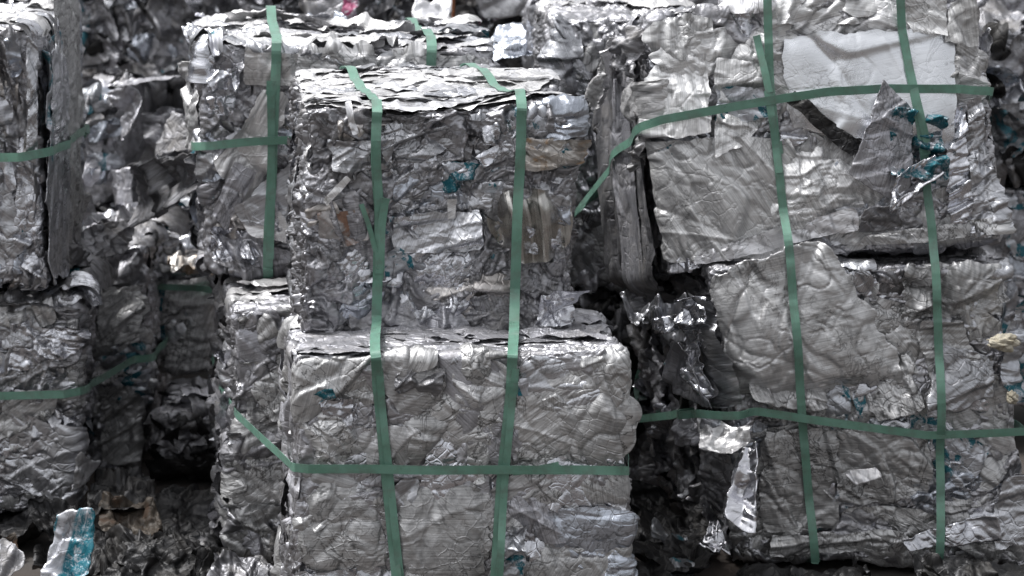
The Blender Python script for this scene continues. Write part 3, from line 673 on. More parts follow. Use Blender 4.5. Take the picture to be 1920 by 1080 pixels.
# tilted bale on the right
Fb.pxsheet([(1478, 246), (1785, 288), (1788, 50), (1462, 66)], 'panel', off=.042, slope=.035, size=.5, step=.006, edge=.010, brush=.1, name='white_panel', creases=3, fine=.25, wr=.003, curl=[-.012, -.015, -.01, -.012], seed=771)
Fb.pxsheet([(1440, 50), (1700, 50), (1690, -30), (1430, -16)], 'silver', off=.022, slope=.32, size=.16, step=.006, edge=.008, brush=.1, wr=.016, name='folded_over_sheet', curl=[-.012, 0, 0, 0])
Fb.pxsheet([(1700, 60), (1765, 70), (1770, -10), (1690, -20)], 'silver', off=.05, slope=.2, size=.2, step=.006, name='folded_over_sheet')
Fb.pxsheet([(1765, 80), (1830, 90), (1815, -20), (1770, 10)], 'silver', off=.04, slope=.3, size=.15, step=.006, name='folded_over_sheet', corner=(0, .02, .05, 0))
Fb.pxsheet([(1218, 262), (1325, 256), (1330, 100), (1222, 112)], 'silver', off=.034, slope=.2, size=.2, step=.004, pleat=(.04, .010, .12, 1.), brush=1.57, name='pleated_sheet', creases=0)
Fb.pxsheet([(1222, 112), (1332, 108), (1325, 30), (1215, 40)], 'silver', off=.024, slope=.25, size=.2, step=.004, pleat=(.04, .009, -.2, 1.), brush=1.57, name='pleated_sheet', creases=0)
Fb.pxsheet([(1335, 300), (1420, 250), (1450, 120), (1340, 110)], 'silver', off=.028, slope=.2, size=.2, step=.005, brush=1.4)
Fb.pxsheet([(1330, 240), (1440, 225), (1438, 180), (1342, 150)], 'teal', off=.036, slope=.12, size=.2, step=.005, brush=0)
Fb.pxsheet([(1240, 500), (1500, 470), (1480, 250), (1222, 262)], 'silver', off=.028, slope=.12, size=.25, aniso=2.5, ang=2.1, step=.0045, pleat=(.10, .008, .52), brush=2.1, name='creased_sheet', creases=6, wr=.016)
Fb.pxsheet([(1440, 470), (1625, 400), (1590, 290), (1450, 210)], 'silver', off=.022, slope=.25, size=.2, step=.0045, name='creased_sheet', creases=6, wr=.016, curl=[-.015] * 4)
Fb.pxsheet([(1300, 500), (1610, 430), (1600, 385), (1310, 470)], 'white', off=.034, slope=.15, size=.15, step=.005, brush=.2, pleat=(.06, .01, 1.3), name='creased_sheet')
Fb.pxsheet([(1596, 300), (1606, 268), (1484, 172), (1462, 190)], 'grimy', off=.052, slope=.25, size=.12, step=.004, name='dark_fold', rnd=.0)  # near-black sheet laid on in place of a shaded diagonal gap
Fb.pxsheet([(1575, 330), (1690, 400), (1702, 205), (1640, 152)], 'dull', off=.055, slope=.16, size=.14, step=.004, corner=(.05, .02, .0, .06), edge=.007, thick=.002, name='hanging_flap', brush=1.2)
Fb.pxsheet([(1655, 330), (1765, 350), (1755, 215), (1660, 205)], 'tealpatch', off=.055, slope=.9, size=.10, step=.004, thick=.002, name='crumpled_teal_sheet', curl=[.03, .02, .02, .03])
Fb.pxsheet([(1650, 405), (1752, 330), (1740, 290), (1660, 330)], 'rainbow', off=.055, slope=.4, size=.12, step=.004, thick=.002, name='curled_sheet', curl=[.05, .02, .03, 0])
Fb.pxsheet([(1600, 440), (1690, 425), (1665, 385), (1605, 392)], 'dark', off=.05, slope=.3, step=.005, corner=(.02, .02, .06, .06), thick=.002, name='curled_sheet')
Fb.pxsheet([(1770, 440), (1820, 440), (1800, 200), (1765, 210)], 'bright', off=.034, slope=.5, size=.08, step=.005)
Fb.pxsheet([(1812, 450), (1872, 440), (1835, 180), (1805, 190)], 'satin', off=.034, slope=.4, size=.1, step=.005)
Fb.pxsheet([(1605, 462), (1880, 440), (1870, 405), (1610, 440)], 'oxide', off=.034, slope=.35, size=.1, step=.005)
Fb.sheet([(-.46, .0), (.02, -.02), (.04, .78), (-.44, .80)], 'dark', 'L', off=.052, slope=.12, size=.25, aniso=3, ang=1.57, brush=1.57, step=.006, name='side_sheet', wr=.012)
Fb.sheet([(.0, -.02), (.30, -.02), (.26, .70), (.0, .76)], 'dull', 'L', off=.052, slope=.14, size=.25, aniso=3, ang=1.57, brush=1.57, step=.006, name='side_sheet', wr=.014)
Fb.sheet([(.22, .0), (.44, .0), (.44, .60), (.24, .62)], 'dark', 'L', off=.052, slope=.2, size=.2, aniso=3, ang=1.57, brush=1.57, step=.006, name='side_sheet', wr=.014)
Fb.sheet([(.30, .72), (.52, .70), (.50, .50), (.36, .46)], 'flake', 'L', off=.05, slope=.35, size=.1, step=.005, thick=.002, name='torn_strip')
# big folded sheet bale
G.pxsheet([(1385, 760), (1735, 735), (1700, 545), (1330, 640)], 'oxide', off=.012, slope=.2, size=.22, step=.005, edge=.02, brush=.1, name='folded_sheet', creases=6, curl=[-.02, -.01, 0, -.01], wr=.012, rnd=.2)
G.pxsheet([(1395, 745), (1540, 768), (1545, 720), (1400, 700)], 'oxide', off=.05, slope=.4, size=.09, step=.004, curl=[.02, .0, -.04, 0], edge=.05, name='torn_flap', thick=.002, rnd=.25)
G.pxsheet([(1640, 790), (1720, 755), (1700, 655), (1600, 690)], 'oxide', off=.03, slope=.35, size=.14, step=.004, curl=[.02, .01, -.03, -.02], edge=.02, name='torn_flap', thick=.002)
G.pxsheet([(1740, 745), (1850, 735), (1800, 600), (1720, 590)], 'oxide', off=.036, slope=.25, size=.14, step=.005, name='creased_sheet')
G.pxsheet([(1690, 600), (1880, 590), (1870, 500), (1690, 500)], 'oxide', off=.03, slope=.5, size=.08, step=.005, name='creased_sheet', creases=8)
G.pxsheet([(1720, 780), (1860, 740), (1850, 665), (1750, 640)], 'satin', off=.045, slope=.15, size=.16, step=.005, corner=(.03, 0, 0, .0), name='bent_sheet', thick=.002)
G.pxsheet([(1345, 770), (1385, 755), (1350, 560), (1325, 545)], 'satin', off=.05, slope=.2, size=.16, step=.005, name='bent_edge_sheet', corner=(0, 0, .02, .02))
G.pxsheet([(1420, 1000), (1570, 990), (1560, 800), (1420, 800)], 'oxide', off=.03, wr=.014, slope=.22, size=.14, step=.005, brush=.1, creases=8)
G.pxsheet([(1560, 940), (1740, 930), (1740, 815), (1560, 800)], 'oxide', off=.028, wr=.014, slope=.25, size=.14, step=.005, brush=.1, creases=8)
G.pxsheet([(1590, 902), (1636, 882), (1628, 868), (1570, 880)], 'white', off=.05, slope=.3, step=.004, corner=(.03, .03, 0, 0), thick=.002, name='torn_flap')
G.pxsheet([(1680, 1018), (1862, 1000), (1850, 950), (1672, 998)], 'bright', off=.05, slope=.35, size=.1, step=.005, curl=[.03, 0, .02, .02], name='bent_sheet', thick=.002)
G.pxsheet([(1855, 1020), (1935, 1010), (1925, 870), (1870, 890)], 'satin', off=.045, slope=.25, size=.14, step=.005, name='bent_sheet')
G.pxsheet([(1430, 1040), (1690, 1030), (1690, 985), (1440, 1000)], 'oxide', off=.036, slope=.4, size=.1, aniso=3, ang=0., step=.005)
G.pxsheet([(1868, 720), (1925, 760), (1925, 560), (1885, 570)], 'teal', off=.04, slope=.4, size=.1, step=.005, corner=(0, 0, .03, 0), name='teal_printed_scrap')
def flap(b, nm, pts, mat, seed, **k): return loose(nm, None, None, pts, mat, parent=b.root, seed=seed, **k)
flap(G, 'folded_sheet', [(1380, 752, 10.735), (1722, 722, 10.735), (1548, 446, 10.76), (1320, 506, 10.76)], 'palsheet', 300, slope=.13, size=.26, stiff=26, step=.005,
     creases=6, curl=[-.03, -.02, .012, -.01], wr=.012, rnd=.10, bulge=.045, edge=.02, brush=.1, thick=.002)
# flaps that stand off its left side
flap(G, 'bent_flap', [(1250, 740, 10.95), (1345, 768, 10.72), (1280, 640, 10.85), (1258, 645, 11.0)], 'dull', 301, slope=.14, size=.2, curl=[0, .02, 0, 0])
flap(G, 'bent_flap', [(1272, 640, 10.9), (1318, 756, 10.78), (1338, 745, 10.75), (1300, 560, 10.8)], 'bright', 302, slope=.4)
flap(G, 'crumpled_flap', [(1282, 660, 10.8), (1332, 650, 10.74), (1318, 556, 10.74), (1270, 560, 10.8)], 'bright', 303, slope=.7)
flap(G, 'crumpled_flap', [(1180, 600, 11.0), (1285, 640, 10.85), (1290, 558, 10.85), (1165, 560, 11.1)], 'satin', 304, slope=.9, size=.08)
flap(G, 'crumpled_flap', [(1225, 628, 10.9), (1300, 612, 10.78), (1295, 585, 10.78), (1222, 596, 10.9)], 'bright', 305, slope=.5)
flap(G, 'torn_flap', [(1262, 838, 10.8), (1310, 836, 10.7), (1338, 778, 10.66), (1264, 784, 10.8)], 'dull', 306, slope=.3)
flap(G, 'torn_flap', [(1310, 850, 10.58), (1378, 866, 10.5), (1414, 808, 10.6), (1312, 778, 10.66)], 'flake', 307, slope=.3, curl=[.03, 0, .02, 0])
flap(G, 'polished_flap', [(1358, 975, 10.50), (1418, 1010, 10.44), (1422, 836, 10.60), (1392, 850, 10.64)], 'rainbow', 308, slope=.3, size=.16, curl=[0, .02, 0, .03], creases=4, edge=.012, rnd=.02, wr=.004)
flap(G, 'torn_flap', [(1316, 940, 10.7), (1372, 975, 10.62), (1376, 850, 10.6), (1312, 838, 10.68)], 'dark', 309, slope=.35)
flap(G, 'polished_flap', [(1312, 1030, 10.52), (1372, 1045, 10.46), (1352, 975, 10.62), (1330, 970, 10.62)], 'rainbow', 310, slope=.5, size=.1)
flap(G, 'teal_printed_scrap', [(1312, 808, 10.62), (1352, 800, 10.6), (1350, 782, 10.6), (1314, 782, 10.62)], 'teal', 311, slope=.3)
# tilted bale: torn strip standing off its left side
flap(Fb, 'torn_strip', [(1104, 202, 11.5), (1132, 205, 11.3), (1165, 62, 11.05), (1140, 84, 11.25)], 'flake', 320, slope=.35, curl=[0, .03, 0, .02])
flap(Fb, 'torn_strip', [(1140, 120, 11.1), (1186, 150, 10.95), (1212, 52, 10.98), (1168, 58, 11.05)], 'dark', 321, slope=.7)
flap(Fb, 'torn_strip', [(1176, 326, 11.1), (1196, 318, 11.0), (1212, 255, 10.92), (1196, 262, 10.95)], 'flake', 322, slope=.7, size=.05)
flap(Fb, 'bent_edge_sheet', [(1835, 300, 10.95), (1850, 170, 10.95), (1866, 52, 10.95), (1838, 60, 11.0)], 'tealbar', 323, slope=.2)
# layered plates on the left
flap(H, 'upright_plate', [(100, 548, 11.28), (136, 492, 11.7), (126, 120, 11.7), (88, 60, 11.33)], 'satin', 330, slope=.16, size=.22, aniso=2.2, ang=1.3, brush=.3, step=.006, creases=6, thick=.003, wr=.014, edge=.03)
flap(H, 'upright_plate', [(124, 506, 11.6), (160, 448, 12.15), (146, -34, 12.1), (108, -34, 11.55)], 'oxide', 334, slope=.14, size=.28, aniso=2, ang=1.4, brush=.2, step=.006, creases=6, thick=.003, wr=.012, edge=.03)
flap(H, 'upright_plate', [(92, 330, 11.26), (116, 300, 11.5), (104, 60, 11.5), (84, 100, 11.28)], 'teal', 335, slope=.2, size=.2, aniso=2, ang=1.4, brush=.2, step=.006, thick=.003, wr=.012, edge=.03)
flap(H, 'upright_plate', [(66, 470, 11.28), (96, 440, 11.5), (92, 60, 11.5), (62, 120, 11.28)], 'dark', 331, slope=.2, size=.2, aniso=3, ang=1.5, brush=1.57, step=.007)
flap(H, 'torn_strip', [(50, 300, 11.22), (70, 310, 11.22), (72, 90, 11.25), (50, 60, 11.25)], 'satin', 332, slope=.3, aniso=3, ang=1.5)
flap(H, 'teal_printed_scrap', [(120, 222, 11.9), (134, 218, 12.1), (134, 195, 12.1), (122, 196, 11.9)], 'tealbar', 333, slope=.1)
flap(I, 'bent_flap', [(134, 930, 11.3), (190, 870, 11.35), (150, 848, 11.25), (146, 860, 11.28)], 'white', 340, slope=.25, size=.12)
I.pxsheet([(0, 890), (120, 960), (150, 800), (20, 770)], 'satin', off=.03, slope=.14, size=.25, step=.005, brush=.8)
I.pxsheet([(-20, 700), (140, 660), (148, 610), (-10, 600)], 'bright', off=.03, slope=.7, size=.09, step=.005)
I.pxsheet([(0, 820), (100, 780), (120, 720), (0, 735)], 'oxide', off=.03, slope=.12, size=.2, step=.005, brush=.7)
flap(I, 'crumpled_flap', [(90, 520, 11.5), (250, 470, 12.2), (225, 415, 12.4), (130, 425, 11.8)], 'dark', 341, slope=.5, size=.16)
flap(I, 'crumpled_flap', [(-10, 570, 11.3), (150, 565, 11.35), (195, 530, 11.9), (10, 545, 11.7)], 'dark', 342, slope=.4, size=.14)
J.pxsheet([(186, 650), (262, 640), (262, 530), (190, 545)], 'oxide', off=.03, slope=.25, size=.2, step=.006)
J.pxsheet([(192, 690), (262, 700), (258, 655), (192, 660)], 'teal', off=.034, slope=.3, step=.006, name='teal_printed_scrap')
J.pxsheet([(186, 860), (262, 865), (262, 720), (190, 720)], 'oxide', off=.034, slope=.3, size=.2, step=.006)
D.pxsheet([(280, 640), (312, 640), (310, 520), (278, 520)], 'tealbar', off=.035, slope=.2, step=.008, name='teal_printed_scrap')
D.pxsheet([(308, 690), (385, 695), (385, 520), (310, 520)], 'oxide', off=.034, slope=.25, size=.12, step=.007)
# back row, top centre
flap(N, 'hanging_sheet', [(575, 62, 13.4), (665, 55, 13.4), (660, -30, 13.5), (560, -30, 13.5)], 'dark', 350, slope=.3, pleat=(.1, .05, .2), step=.01)
flap(N, 'magenta_edged_sheet', [(640, 50, 13.38), (672, 45, 13.36), (668, -30, 13.4), (645, -30, 13.42)], 'magenta', 351, slope=.3, step=.01)
flap(N, 'crumpled_flap', [(560, 68, 12.5), (690, 62, 12.4), (640, 25, 12.6), (580, 30, 12.6)], 'cool', 352, slope=.7, step=.009)
flap(N, 'bent_sheet', [(905, 120, 12.6), (1010, 95, 12.6), (1040, 40, 12.8), (930, 50, 12.8)], 'cool', 353, slope=.3, step=.009)
flap(N, 'bent_sheet', [(900, 40, 13.3), (1060, 25, 13.3), (1060, -40, 13.3), (880, -40, 13.3)], 'white', 354, slope=.2, step=.009)
flap(N, 'bent_sheet', [(780, 55, 13.2), (840, 50, 13.2), (850, 0, 13.3), (775, -5, 13.3)], 'white', 355, slope=.3, step=.009)
flap(E, 'crumpled_flap', [(835, 118, 11.7), (915, 140, 11.6), (918, 45, 11.8), (850, 40, 11.9)], 'bright', 356, slope=.7, step=.007)
flap(E, 'crumpled_flap', [(700, 75, 12.2), (830, 90, 12.0), (810, 40, 12.2), (715, 42, 12.3)], 'satin', 357, slope=.6, step=.008)
flap(E, 'crumpled_flap', [(345, 88, 11.5), (420, 95, 11.3), (425, 50, 11.5), (350, 55, 11.6)], 'bright', 358, slope=.9, size=.06)
flap(E, 'side_plate', [(345, 280, 11.5), (372, 282, 11.35), (372, 118, 11.35), (340, 118, 11.5)], 'flake', 359, slope=.3)

# ================================================================== LOOSE THINGS
loose('scrap_sheet', 'dark curled metal sheet leaning against the left side of the bale behind the shiny one', 'metal sheet',
      [(300, 400, 12.4), (384, 352, 11.5), (378, 285, 11.4), (256, 296, 12.3)], 'dark', seed=401, slope=.4, size=.2, curl=[.06, 0, .03, .05])
loose('scrap_sheet', 'grey ribbed metal sheet standing in the dark gap below the small pale bale', 'metal sheet',
      [(215, 425, 13.2), (246, 425, 13.0), (252, 318, 13.0), (214, 315, 13.2)], 'dull', seed=402, slope=.1, pleat=(.05, .03, .05), brush=1.57)
loose('scrap_sheet', 'dark grey sheet leaning in the gap between small pale bale and folded sheet bale', 'metal sheet',
      [(285, 290, 12.6), (372, 285, 12.4), (345, 215, 12.6), (318, 205, 12.7)], 'dark', seed=403, slope=.2, size=.2)
loose('scrap_sheet', 'shiny bent sheet with a bluish glint standing beside the small pale bale', 'metal sheet',
      [(222, 265, 12.9), (268, 250, 12.8), (270, 165, 12.9), (214, 168, 13.0)], 'dull', seed=404, slope=.3, size=.2, curl=[0, .03, .03, 0])
loose('scrap_sheet', 'teal striped bent sheet lying on the ground in front of the lower left bale', 'metal sheet',
      [(72, 1095, 10.52), (165, 1098, 10.50), (192, 955, 10.60), (108, 968, 10.62)], 'tealbar', seed=405, slope=.2, size=.22, brush=1.25, curl=[0, .03, .02, 0])
loose('scrap_sheet', 'dark grey curled sheet on the ground at the bottom left corner of the picture', 'metal sheet',
      [(-60, 1090, 10.4), (45, 1085, 10.4), (50, 1045, 10.5), (-30, 985, 10.6)], 'dark', seed=406, slope=.3, size=.2, curl=[0, .05, 0, .03])
loose('scrap_sheet', 'brown stained dark sheet on the ground behind the teal striped one', 'metal sheet',
      [(185, 1010, 10.95), (300, 1005, 10.95), (296, 935, 11.1), (190, 935, 11.1)], 'rustdark', seed=407, slope=.5, size=.12)
loose('scrap_sheet', 'dark grey crushed sheet heaped above the brown stained one on the ground', 'metal sheet',
      [(160, 960, 11.0), (290, 950, 11.1), (280, 890, 11.5), (180, 895, 11.5)], 'grimy', seed=408, slope=.6, size=.12)
loose('scrap_sheet', 'dark crumpled sheet on the ground just to the side of the teal striped one', 'metal sheet',
      [(185, 1085, 10.55), (300, 1085, 10.55), (290, 1005, 10.8), (195, 1010, 10.8)], 'grimy', seed=409, slope=.7, size=.1)
loose('scrap_sheet', 'tan torn sheet lying on the dim bale with the teal stripe', 'metal sheet',
      [(318, 508, 12.3), (400, 520, 12.3), (385, 484, 12.6), (312, 488, 12.6)], 'tan', seed=410, slope=.6, size=.08)
loose('scrap_sheet', 'long flat grey strip lying across the scraps above the dim bale with the teal stripe', 'metal sheet',
      [(240, 402, 12.9), (378, 404, 12.8), (372, 385, 13.1), (236, 390, 13.1)], 'dull', seed=411, slope=.25, size=.15)
loose('scrap_sheet', 'thin flat grey strip along the back row bale at upper left', 'metal sheet',
      [(225, 160, 13.5), (340, 150, 13.5), (338, 142, 13.6), (235, 150, 13.6)], 'dull', seed=412, slope=.15)
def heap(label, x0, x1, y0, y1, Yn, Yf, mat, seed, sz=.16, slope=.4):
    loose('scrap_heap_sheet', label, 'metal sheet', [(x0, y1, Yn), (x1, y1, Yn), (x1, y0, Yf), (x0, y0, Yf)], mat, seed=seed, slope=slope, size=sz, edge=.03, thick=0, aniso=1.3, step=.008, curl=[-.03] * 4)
heap('added flat black sheet darkening the brown ground under the lower left bale', -70, 78, 968, 1018, 10.95, 11.5, 'grimy', 424)  # this and the next two are added to blacken slivers of lit ground
heap('added long black sheet darkening the ground along the foot of the bottom right bale', 1380, 1640, 1052, 1090, 10.5, 10.74, 'grimy', 425)
heap('added black sheet darkening the ground near the far corner of the bottom right bale', 1730, 1990, 1050, 1090, 10.5, 10.72, 'grimy', 426)
for a in (('wide dark crumpled sheet on the ground between the middle and right stacks', 1190, 1335, 985, 1075, 10.5, 11.3, 'grimy', 420),  # added near-black sheet, its colour standing in for deep shade
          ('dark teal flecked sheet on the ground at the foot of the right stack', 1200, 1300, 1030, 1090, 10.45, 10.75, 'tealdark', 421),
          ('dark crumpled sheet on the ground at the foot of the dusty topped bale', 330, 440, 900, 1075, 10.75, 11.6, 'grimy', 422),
          ('black grimy sheet on the ground in the gap between left and middle stacks', 262, 372, 905, 1085, 10.6, 11.8, 'grimy', 423)):  # also added: black colour in place of the gap's shade
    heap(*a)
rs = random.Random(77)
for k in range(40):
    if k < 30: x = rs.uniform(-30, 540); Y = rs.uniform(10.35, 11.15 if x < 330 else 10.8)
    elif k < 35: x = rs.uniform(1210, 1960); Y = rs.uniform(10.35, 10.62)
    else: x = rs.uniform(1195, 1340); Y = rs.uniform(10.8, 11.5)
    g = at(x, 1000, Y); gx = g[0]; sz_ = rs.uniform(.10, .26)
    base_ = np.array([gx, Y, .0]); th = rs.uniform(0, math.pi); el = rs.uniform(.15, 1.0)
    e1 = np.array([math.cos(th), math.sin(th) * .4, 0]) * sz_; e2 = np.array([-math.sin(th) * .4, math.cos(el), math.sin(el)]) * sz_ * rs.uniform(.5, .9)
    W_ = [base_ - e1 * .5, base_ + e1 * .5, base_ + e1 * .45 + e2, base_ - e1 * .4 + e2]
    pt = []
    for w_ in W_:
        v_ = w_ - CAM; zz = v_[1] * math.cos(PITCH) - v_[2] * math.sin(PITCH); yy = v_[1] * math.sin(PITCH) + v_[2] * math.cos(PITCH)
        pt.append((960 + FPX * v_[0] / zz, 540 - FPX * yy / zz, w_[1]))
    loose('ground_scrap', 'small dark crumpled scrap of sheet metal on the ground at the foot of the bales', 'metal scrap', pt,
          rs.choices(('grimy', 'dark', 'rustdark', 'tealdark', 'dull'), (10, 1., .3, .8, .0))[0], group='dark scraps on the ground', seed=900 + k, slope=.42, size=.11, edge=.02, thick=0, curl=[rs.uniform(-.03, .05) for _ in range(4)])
for k, (x, y, Y, lb) in enumerate(((1052, 0, 13.0, 'rusty brown rod poking up near the streaked grey bale'), (848, 30, 12.9, 'rusty brown rod standing up behind the wide pale folded sheet'))):
    p0 = at(x + 1, y + 18, Y); p1 = at(x, -120, Y)
    n = 10; tt = np.linspace(0, 1, 24); ang = np.arange(n) / n * 2 * math.pi
    Vv = []
    for t in tt:
        c = p0 + (p1 - p0) * t + np.array([.004 * math.sin(5 * t), 0, 0])
        rr = .0065 + .0009 * ((int(t * 23)) % 2)
        Vv += [c + rr * np.array([math.cos(a), math.sin(a), 0]) for a in ang]
    Vv = np.array(Vv); i = np.arange(24 * n).reshape(24, n)
    Q = np.stack([i[:-1], np.roll(i, -1, 1)[:-1], np.roll(i, -1, 1)[1:], i[1:]], -1).reshape(-1, 4)
    o = link('steel_rod', quads_mesh('steel_rod', Vv - p0, Q), M['rod']); o.location = p0; tag(o, lb, 'rod', 'rusty rods behind the middle stack')
def lump(label, px, py, Y, sx, sz, seed):
    c = at(px, py, Y); n, m = 40, 30
    A_, B_ = np.meshgrid(np.linspace(0, 2 * math.pi, n), np.linspace(0, math.pi, m), indexing='ij')
    P = np.stack([np.cos(A_) * np.sin(B_), np.sin(A_) * np.sin(B_), np.cos(B_)], -1)
    k = 1 + .5 * facet((P * 1.6).astype(F4), seed, 8) + .3 * facet((P * 3.6).astype(F4), seed + 1, 8)
    P = P * k[..., None] * np.array([sx, .03, sz])
    o = link('foam_lump', quads_mesh('foam_lump', (P + np.array([0, 0, sz])).reshape(-1, 3), gridq(n, m)), M['foam'])
    o.location = c - np.array([0, 0, sz]); tag(o, label, 'foam', 'foam lumps on the lower right bale')
lump('yellowish torn foam lump caught on the right edge of the bottom right bale', 1882, 641, 10.68, .048, .026, 5)
lump('small whiter foam piece below the yellowish foam lump on the bottom right bale', 1898, 744, 10.68, .018, .02, 9)

# ================================================================== STRAPS
def vloop(up, dn, ptsU, ptsD, xt, label, width=.034, seed=0, offU=.0, offD=.0):
    lo = dn or up
    """one strap round two stacked bales: up the back, over the top, down both fronts, under the bottom"""
    P = []; Nn = []
    q = up.px(*ptsU[0]); s0 = float(q[0]); st = float(up.px(*xt)[0]) if xt else s0
    add = lambda p, n: (P.append(np.array(p, float).reshape(3)), Nn.append(n))
    A0 = lambda b, s_, y, z: b.T(np.array(float(s_)), np.array(float(y)), np.array(float(z)))
    bk = s0 if xt is None else s0 + (st - s0)
    add(A0(up, bk, up.d + .03, up.h * .5), (0, 1, 0)); add(A0(up, bk, up.d + .03, up.h + .01), (0, .7, .7)); add(A0(up, bk, up.d - .04, up.h + .022), UP)
    add(A0(up, s0 + (bk - s0) * .5, up.d * .5, up.h + .026), UP); add(A0(up, s0, .05, up.h + .024), UP); add(A0(up, s0, -.022, up.h - .02), (0, -.7, .7))
    for p in ptsU: add(front(up, *p, offU), FN)
    for p in ptsD: add(front(lo, *p, offD), FN)
    dn = lo; sd = float(dn.px(*(ptsD or ptsU)[-1])[0])
    add(A0(dn, sd, -.02, .03), FN); add(A0(dn, sd, .05, -.001), (0, 0, -1)); add(A0(dn, sd, dn.d - .05, -.001), (0, 0, -1)); add(A0(dn, sd, dn.d + .03, .05), (0, 1, 0))
    add(A0(dn, sd, dn.d + .03, dn.h * .9), (0, 1, 0))
    o = strap(label, P, Nn, width, True, seed, (up, dn)); return o
def tail(par, b, pts, off, width=.03, name='loose_tail'):
    ov = name != 'loose_tail'
    P = [front(b, x, y, 0 if ov else .03 + k * .008) for k, (x, y) in enumerate(pts)]
    return ribbon(name, P, [FN] * len(P), width, parent=par, base=np.array(par.location), seed=len(pts) + 7, on=(b,), gap=.005)

s1 = vloop(A, B, [(708, 222), (707, 300), (711, 400), (708, 500), (705, 590)], [(704, 668), (705, 720), (722, 880), (745, 1075), (760, 1180)], (672, 222),
           'left of the two long green straps running down the middle stack', .033, 1)
s2 = vloop(A, B, [(975, 225), (973, 330), (968, 480), (965, 590)], [(963, 665), (960, 720), (940, 900), (928, 1075), (920, 1180)], (915, 225),
           'right of the two long green straps running down the middle stack', .033, 2)
tail(s1, A, [(713, 505), (714, 420), (720, 376), (722, 368)], .034, .026)
tail(s1, A, [(702, 470), (690, 420), (676, 378)], .036, .016)
tail(s1, A, [(709, 200 + 60), (711, 400), (710, 510)], .034, .026, 'overlapping_end')
tail(s2, B, [(967, 690), (962, 740), (947, 900), (936, 1075)], .037, .024, 'overlapping_end')
tail(s1, B, [(708, 690), (714, 760), (732, 900), (752, 1078)], .037, .024, 'overlapping_end')
s3 = vloop(Fb, G, [(1437, 60), (1441, 150), (1453, 260), (1465, 370), (1477, 470)], [(1487, 565), (1499, 740), (1514, 930), (1524, 1050)], (1425, 60),
           'left of the two long green straps running down the right stack', .030, 3)
s4 = vloop(Fb, G, [(1688, 50), (1705, 150), (1732, 300), (1744, 440)], [(1752, 560), (1760, 760), (1760, 930), (1756, 1050)], (1672, 50),
           'right of the two long green straps running down the right stack', .030, 4)
tail(s3, Fb, [(1436, 172), (1424, 118), (1412, 68)], .05, .026)
tail(s3, Fb, [(1437, 165), (1449, 240), (1459, 320)], .037, .026, 'overlapping_end')
tail(s4, Fb, [(1690, 60), (1712, 170), (1733, 265)], .037, .026, 'overlapping_end')
s5 = vloop(E, None, [(522, 110), (517, 220), (509, 370), (503, 505)], [], (524, 110),
           'upright green strap on the bale with the pale folded sheet, beside the shiny bale', .036, 5)
s6 = vloop(E, None, [(807, 130), (806, 220), (805, 370), (804, 490)], [], (807, 130),
           'short visible length of green strap over the pale sheet above the shiny bale', .036, 6)
tail(s5, E, [(513, 150), (512, 300), (508, 480)], .066, .028, 'overlapping_end')

def hloop(label, pts, back, width=.028, seed=0, on=None):
    """strap lying round a bale: visible points (x, y, Y, normal), then points behind it"""
    P = [at(*p[:3]) for p in pts] + [np.array(b[0]) for b in back]; Nn = [p[3] for p in pts] + [b[1] for b in back]
    o = ribbon('strapping_band', P, Nn, width, closed=True, seed=seed, on=on, gap=.0045); tag(o, label, 'strap', SG); return o
def bx(b, sx, y, z): return b.T(np.array(sx * b.w / 2), np.array(y), np.array(z))
LN = (-1, -.1, 0); RN = (1, -.1, 0); BN = (0, 1, 0)
def zb(b, p): return p
c_, s_ = (-.7, -.7, 0), (.7, -.7, 0)
h1 = hloop('green strap running level round the dull middle bale and back to the bale behind it',
      [(438, 780, 10.80, c_), (500, 838, 10.2, LN), (543, 878, 9.74, c_), (575, 882, 9.715, FN), (800, 883, 9.715, FN), (1000, 884, 9.72, FN), (1160, 884, 9.73, FN), (1184, 883, 9.76, s_)],
      [(bx(B, 1.03, .9, .62), RN), (bx(Cc, 1.02, .97, .55), BN), (bx(Cc, -1.10, .97, .55), c_), (bx(Cc, -1.09, .4, .55), LN)], .029, 11, (B,))
tail(h1, B, [(960, 882), (1000, 877), (1046, 867)], .052, .022)
h2 = hloop('green strap sagging across the white panel side of the tilted upper right bale',
      [(1070, 402, 11.9, LN), (1102, 360, 11.7, LN), (1150, 300, 11.35, LN), (1205, 237, 10.90, c_), (1240, 226, 10.865, FN), (1330, 208, 10.865, FN), (1440, 190, 10.86, FN), (1560, 173, 10.865, FN), (1660, 166, 10.865, FN), (1800, 166, 10.87, FN), (1836, 168, 10.92, s_)],
      [(bx(Fb, 1.03, .9, .45), s_), (bx(Fb, -1.05, .97, .35), BN)], .030, 12, (Fb,))
h3 = hloop('dark green strap sloping across the lower right bale below its torn folded sheet',
      [(1185, 788, 11.75, LN), (1260, 778, 11.3, LN), (1348, 766, 10.70, c_), (1380, 768, 10.69, FN), (1500, 786, 10.70, FN), (1620, 802, 10.70, FN), (1740, 818, 10.70, FN), (1880, 813, 10.71, FN), (1930, 810, 10.74, s_)],
      [(bx(G, 1.03, .9, .5), s_), (bx(G, -1.03, .99, .5), BN)], .029, 13, (G,))
h4 = hloop('green strap across the bale with the pale folded sheet, crossing its upright strap',
      [(355, 262, 12.1, LN), (384, 273, 11.22, c_), (400, 274, 11.20, FN), (460, 268, 11.20, FN), (530, 264, 11.20, FN), (700, 262, 11.22, FN), (920, 262, 11.25, s_)],
      [(bx(E, 1.03, .9, .45), s_), (bx(E, -1.02, .93, .45), BN)], .030, 14, (E,))
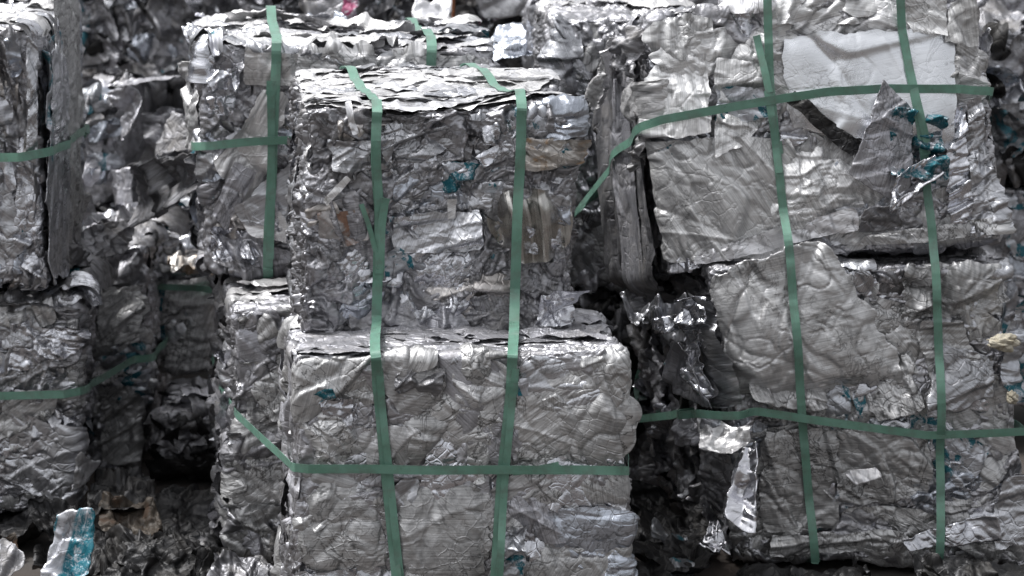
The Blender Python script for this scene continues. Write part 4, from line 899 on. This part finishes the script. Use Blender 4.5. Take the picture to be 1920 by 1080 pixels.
h5 = hloop('green strap curving round the upright layered plates at the left edge',
      [(-430, 300, 11.24, c_), (-200, 300, 11.22, FN), (0, 297, 11.2, FN), (40, 294, 11.2, FN), (76, 282, 11.28, s_), (110, 260, 11.7, RN), (140, 236, 12.15, s_)],
      [(bx(H, 1.0, .99, .42), BN), (bx(H, -1.03, .99, .42), c_)], .032, 15, (H,))
h6 = hloop('green strap round the lower left silver bale, running back to the narrow dark bale',
      [(-430, 745, 11.32, c_), (-200, 745, 11.31, FN), (0, 744, 11.31, FN), (120, 741, 11.31, FN), (153, 734, 11.36, s_), (200, 708, 11.8, RN), (262, 672, 12.24, s_)],
      [(bx(J, 1.04, .95, .5), s_), (bx(J, -1.6, .95, .5), BN), (bx(I, -1.04, .95, .5), c_)], .030, 16, (I, J))
h7 = hloop('short light green strap across the dim bale with the teal stripe',
      [(240, 536, 12.62, c_), (280, 538, 12.6, FN), (330, 540, 12.6, FN), (380, 541, 12.6, FN), (392, 541, 12.7, s_)],
      [(bx(D, 1.03, .93, .35), BN), (bx(D, -1.03, .93, .35), BN)], .026, 17, (D,))

for o_, b_, pts_ in ((s1, A, [(709, 497), (709, 520)]), (s2, B, [(962, 716), (961, 738)]), (s3, Fb, [(1454, 262), (1457, 286)]), (s4, Fb, [(1727, 262), (1731, 286)]), (s5, E, [(513, 146), (512, 172)])):
    tail(o_, b_, pts_, 0, .036, 'weld_seal')

# ================================================================== LIGHT, SKY, CAMERA
SUN_EL = R(63)
w = bpy.data.worlds.new('World'); S.world = w; w.use_nodes = True
nt = w.node_tree; nt.nodes.clear(); t = NT(nt)
o_ = t.n('ShaderNodeOutputWorld'); bg = t.n('ShaderNodeBackground', Strength=.145)
sk = nt.nodes.new('ShaderNodeTexSky'); sk.sky_type = 'NISHITA'; sk.sun_disc = False; sk.sun_elevation = SUN_EL
SDIR = Vector((-.85, .16, 0)).normalized()                # horizontal direction towards the sun
sk.sun_rotation = math.atan2(SDIR.x, SDIR.y); sk.dust_density = 3.; sk.air_density = 1.0
hs = t.n('ShaderNodeHueSaturation', Saturation=.11)
t.l(sk.outputs[0], hs.inputs['Color'])
gc = t.n('ShaderNodeTexCoord'); sx_ = t.n('ShaderNodeSeparateXYZ'); t.l(gc.outputs['Generated'], sx_.inputs[0])   # overcast: the zenith is the bright part
ov = t.ramp(sx_.outputs['Z'], [(0., .40), (.25, .56), (.6, .88), (1., 1.05)])
t.l(t.mix(1.0, hs.outputs[0], ov, 'MULTIPLY'), bg.inputs[0]); t.l(bg.outputs[0], o_.inputs[0])
sd = bpy.data.lights.new('sun', 'SUN'); sd.energy = 2.0; sd.angle = R(12); sd.color = (1, .99, .975)
so = bpy.data.objects.new('sun', sd); COL.objects.link(so)
v = Vector((SDIR.x * math.cos(SUN_EL), SDIR.y * math.cos(SUN_EL), math.sin(SUN_EL)))
so.rotation_euler = v.to_track_quat('Z', 'Y').to_euler(); so.location = (-4, 6, 8)

cd = bpy.data.cameras.new('camera'); co = bpy.data.objects.new('camera', cd); COL.objects.link(co)
co.location = (0, 0, ZC); co.rotation_euler = (math.pi / 2 - PITCH, 0, 0)
cd.lens = 110; cd.sensor_width = 36; cd.clip_end = 9000; cd.clip_start = .1
cd.dof.use_dof = True; cd.dof.focus_distance = 10.4; cd.dof.aperture_fstop = 3.2
S.camera = co
S.view_settings.view_transform = 'Standard'; S.view_settings.look = 'None'; S.view_settings.exposure = 0.93; S.view_settings.gamma = 1
S.cycles.max_bounces = 8; S.cycles.use_denoising = True
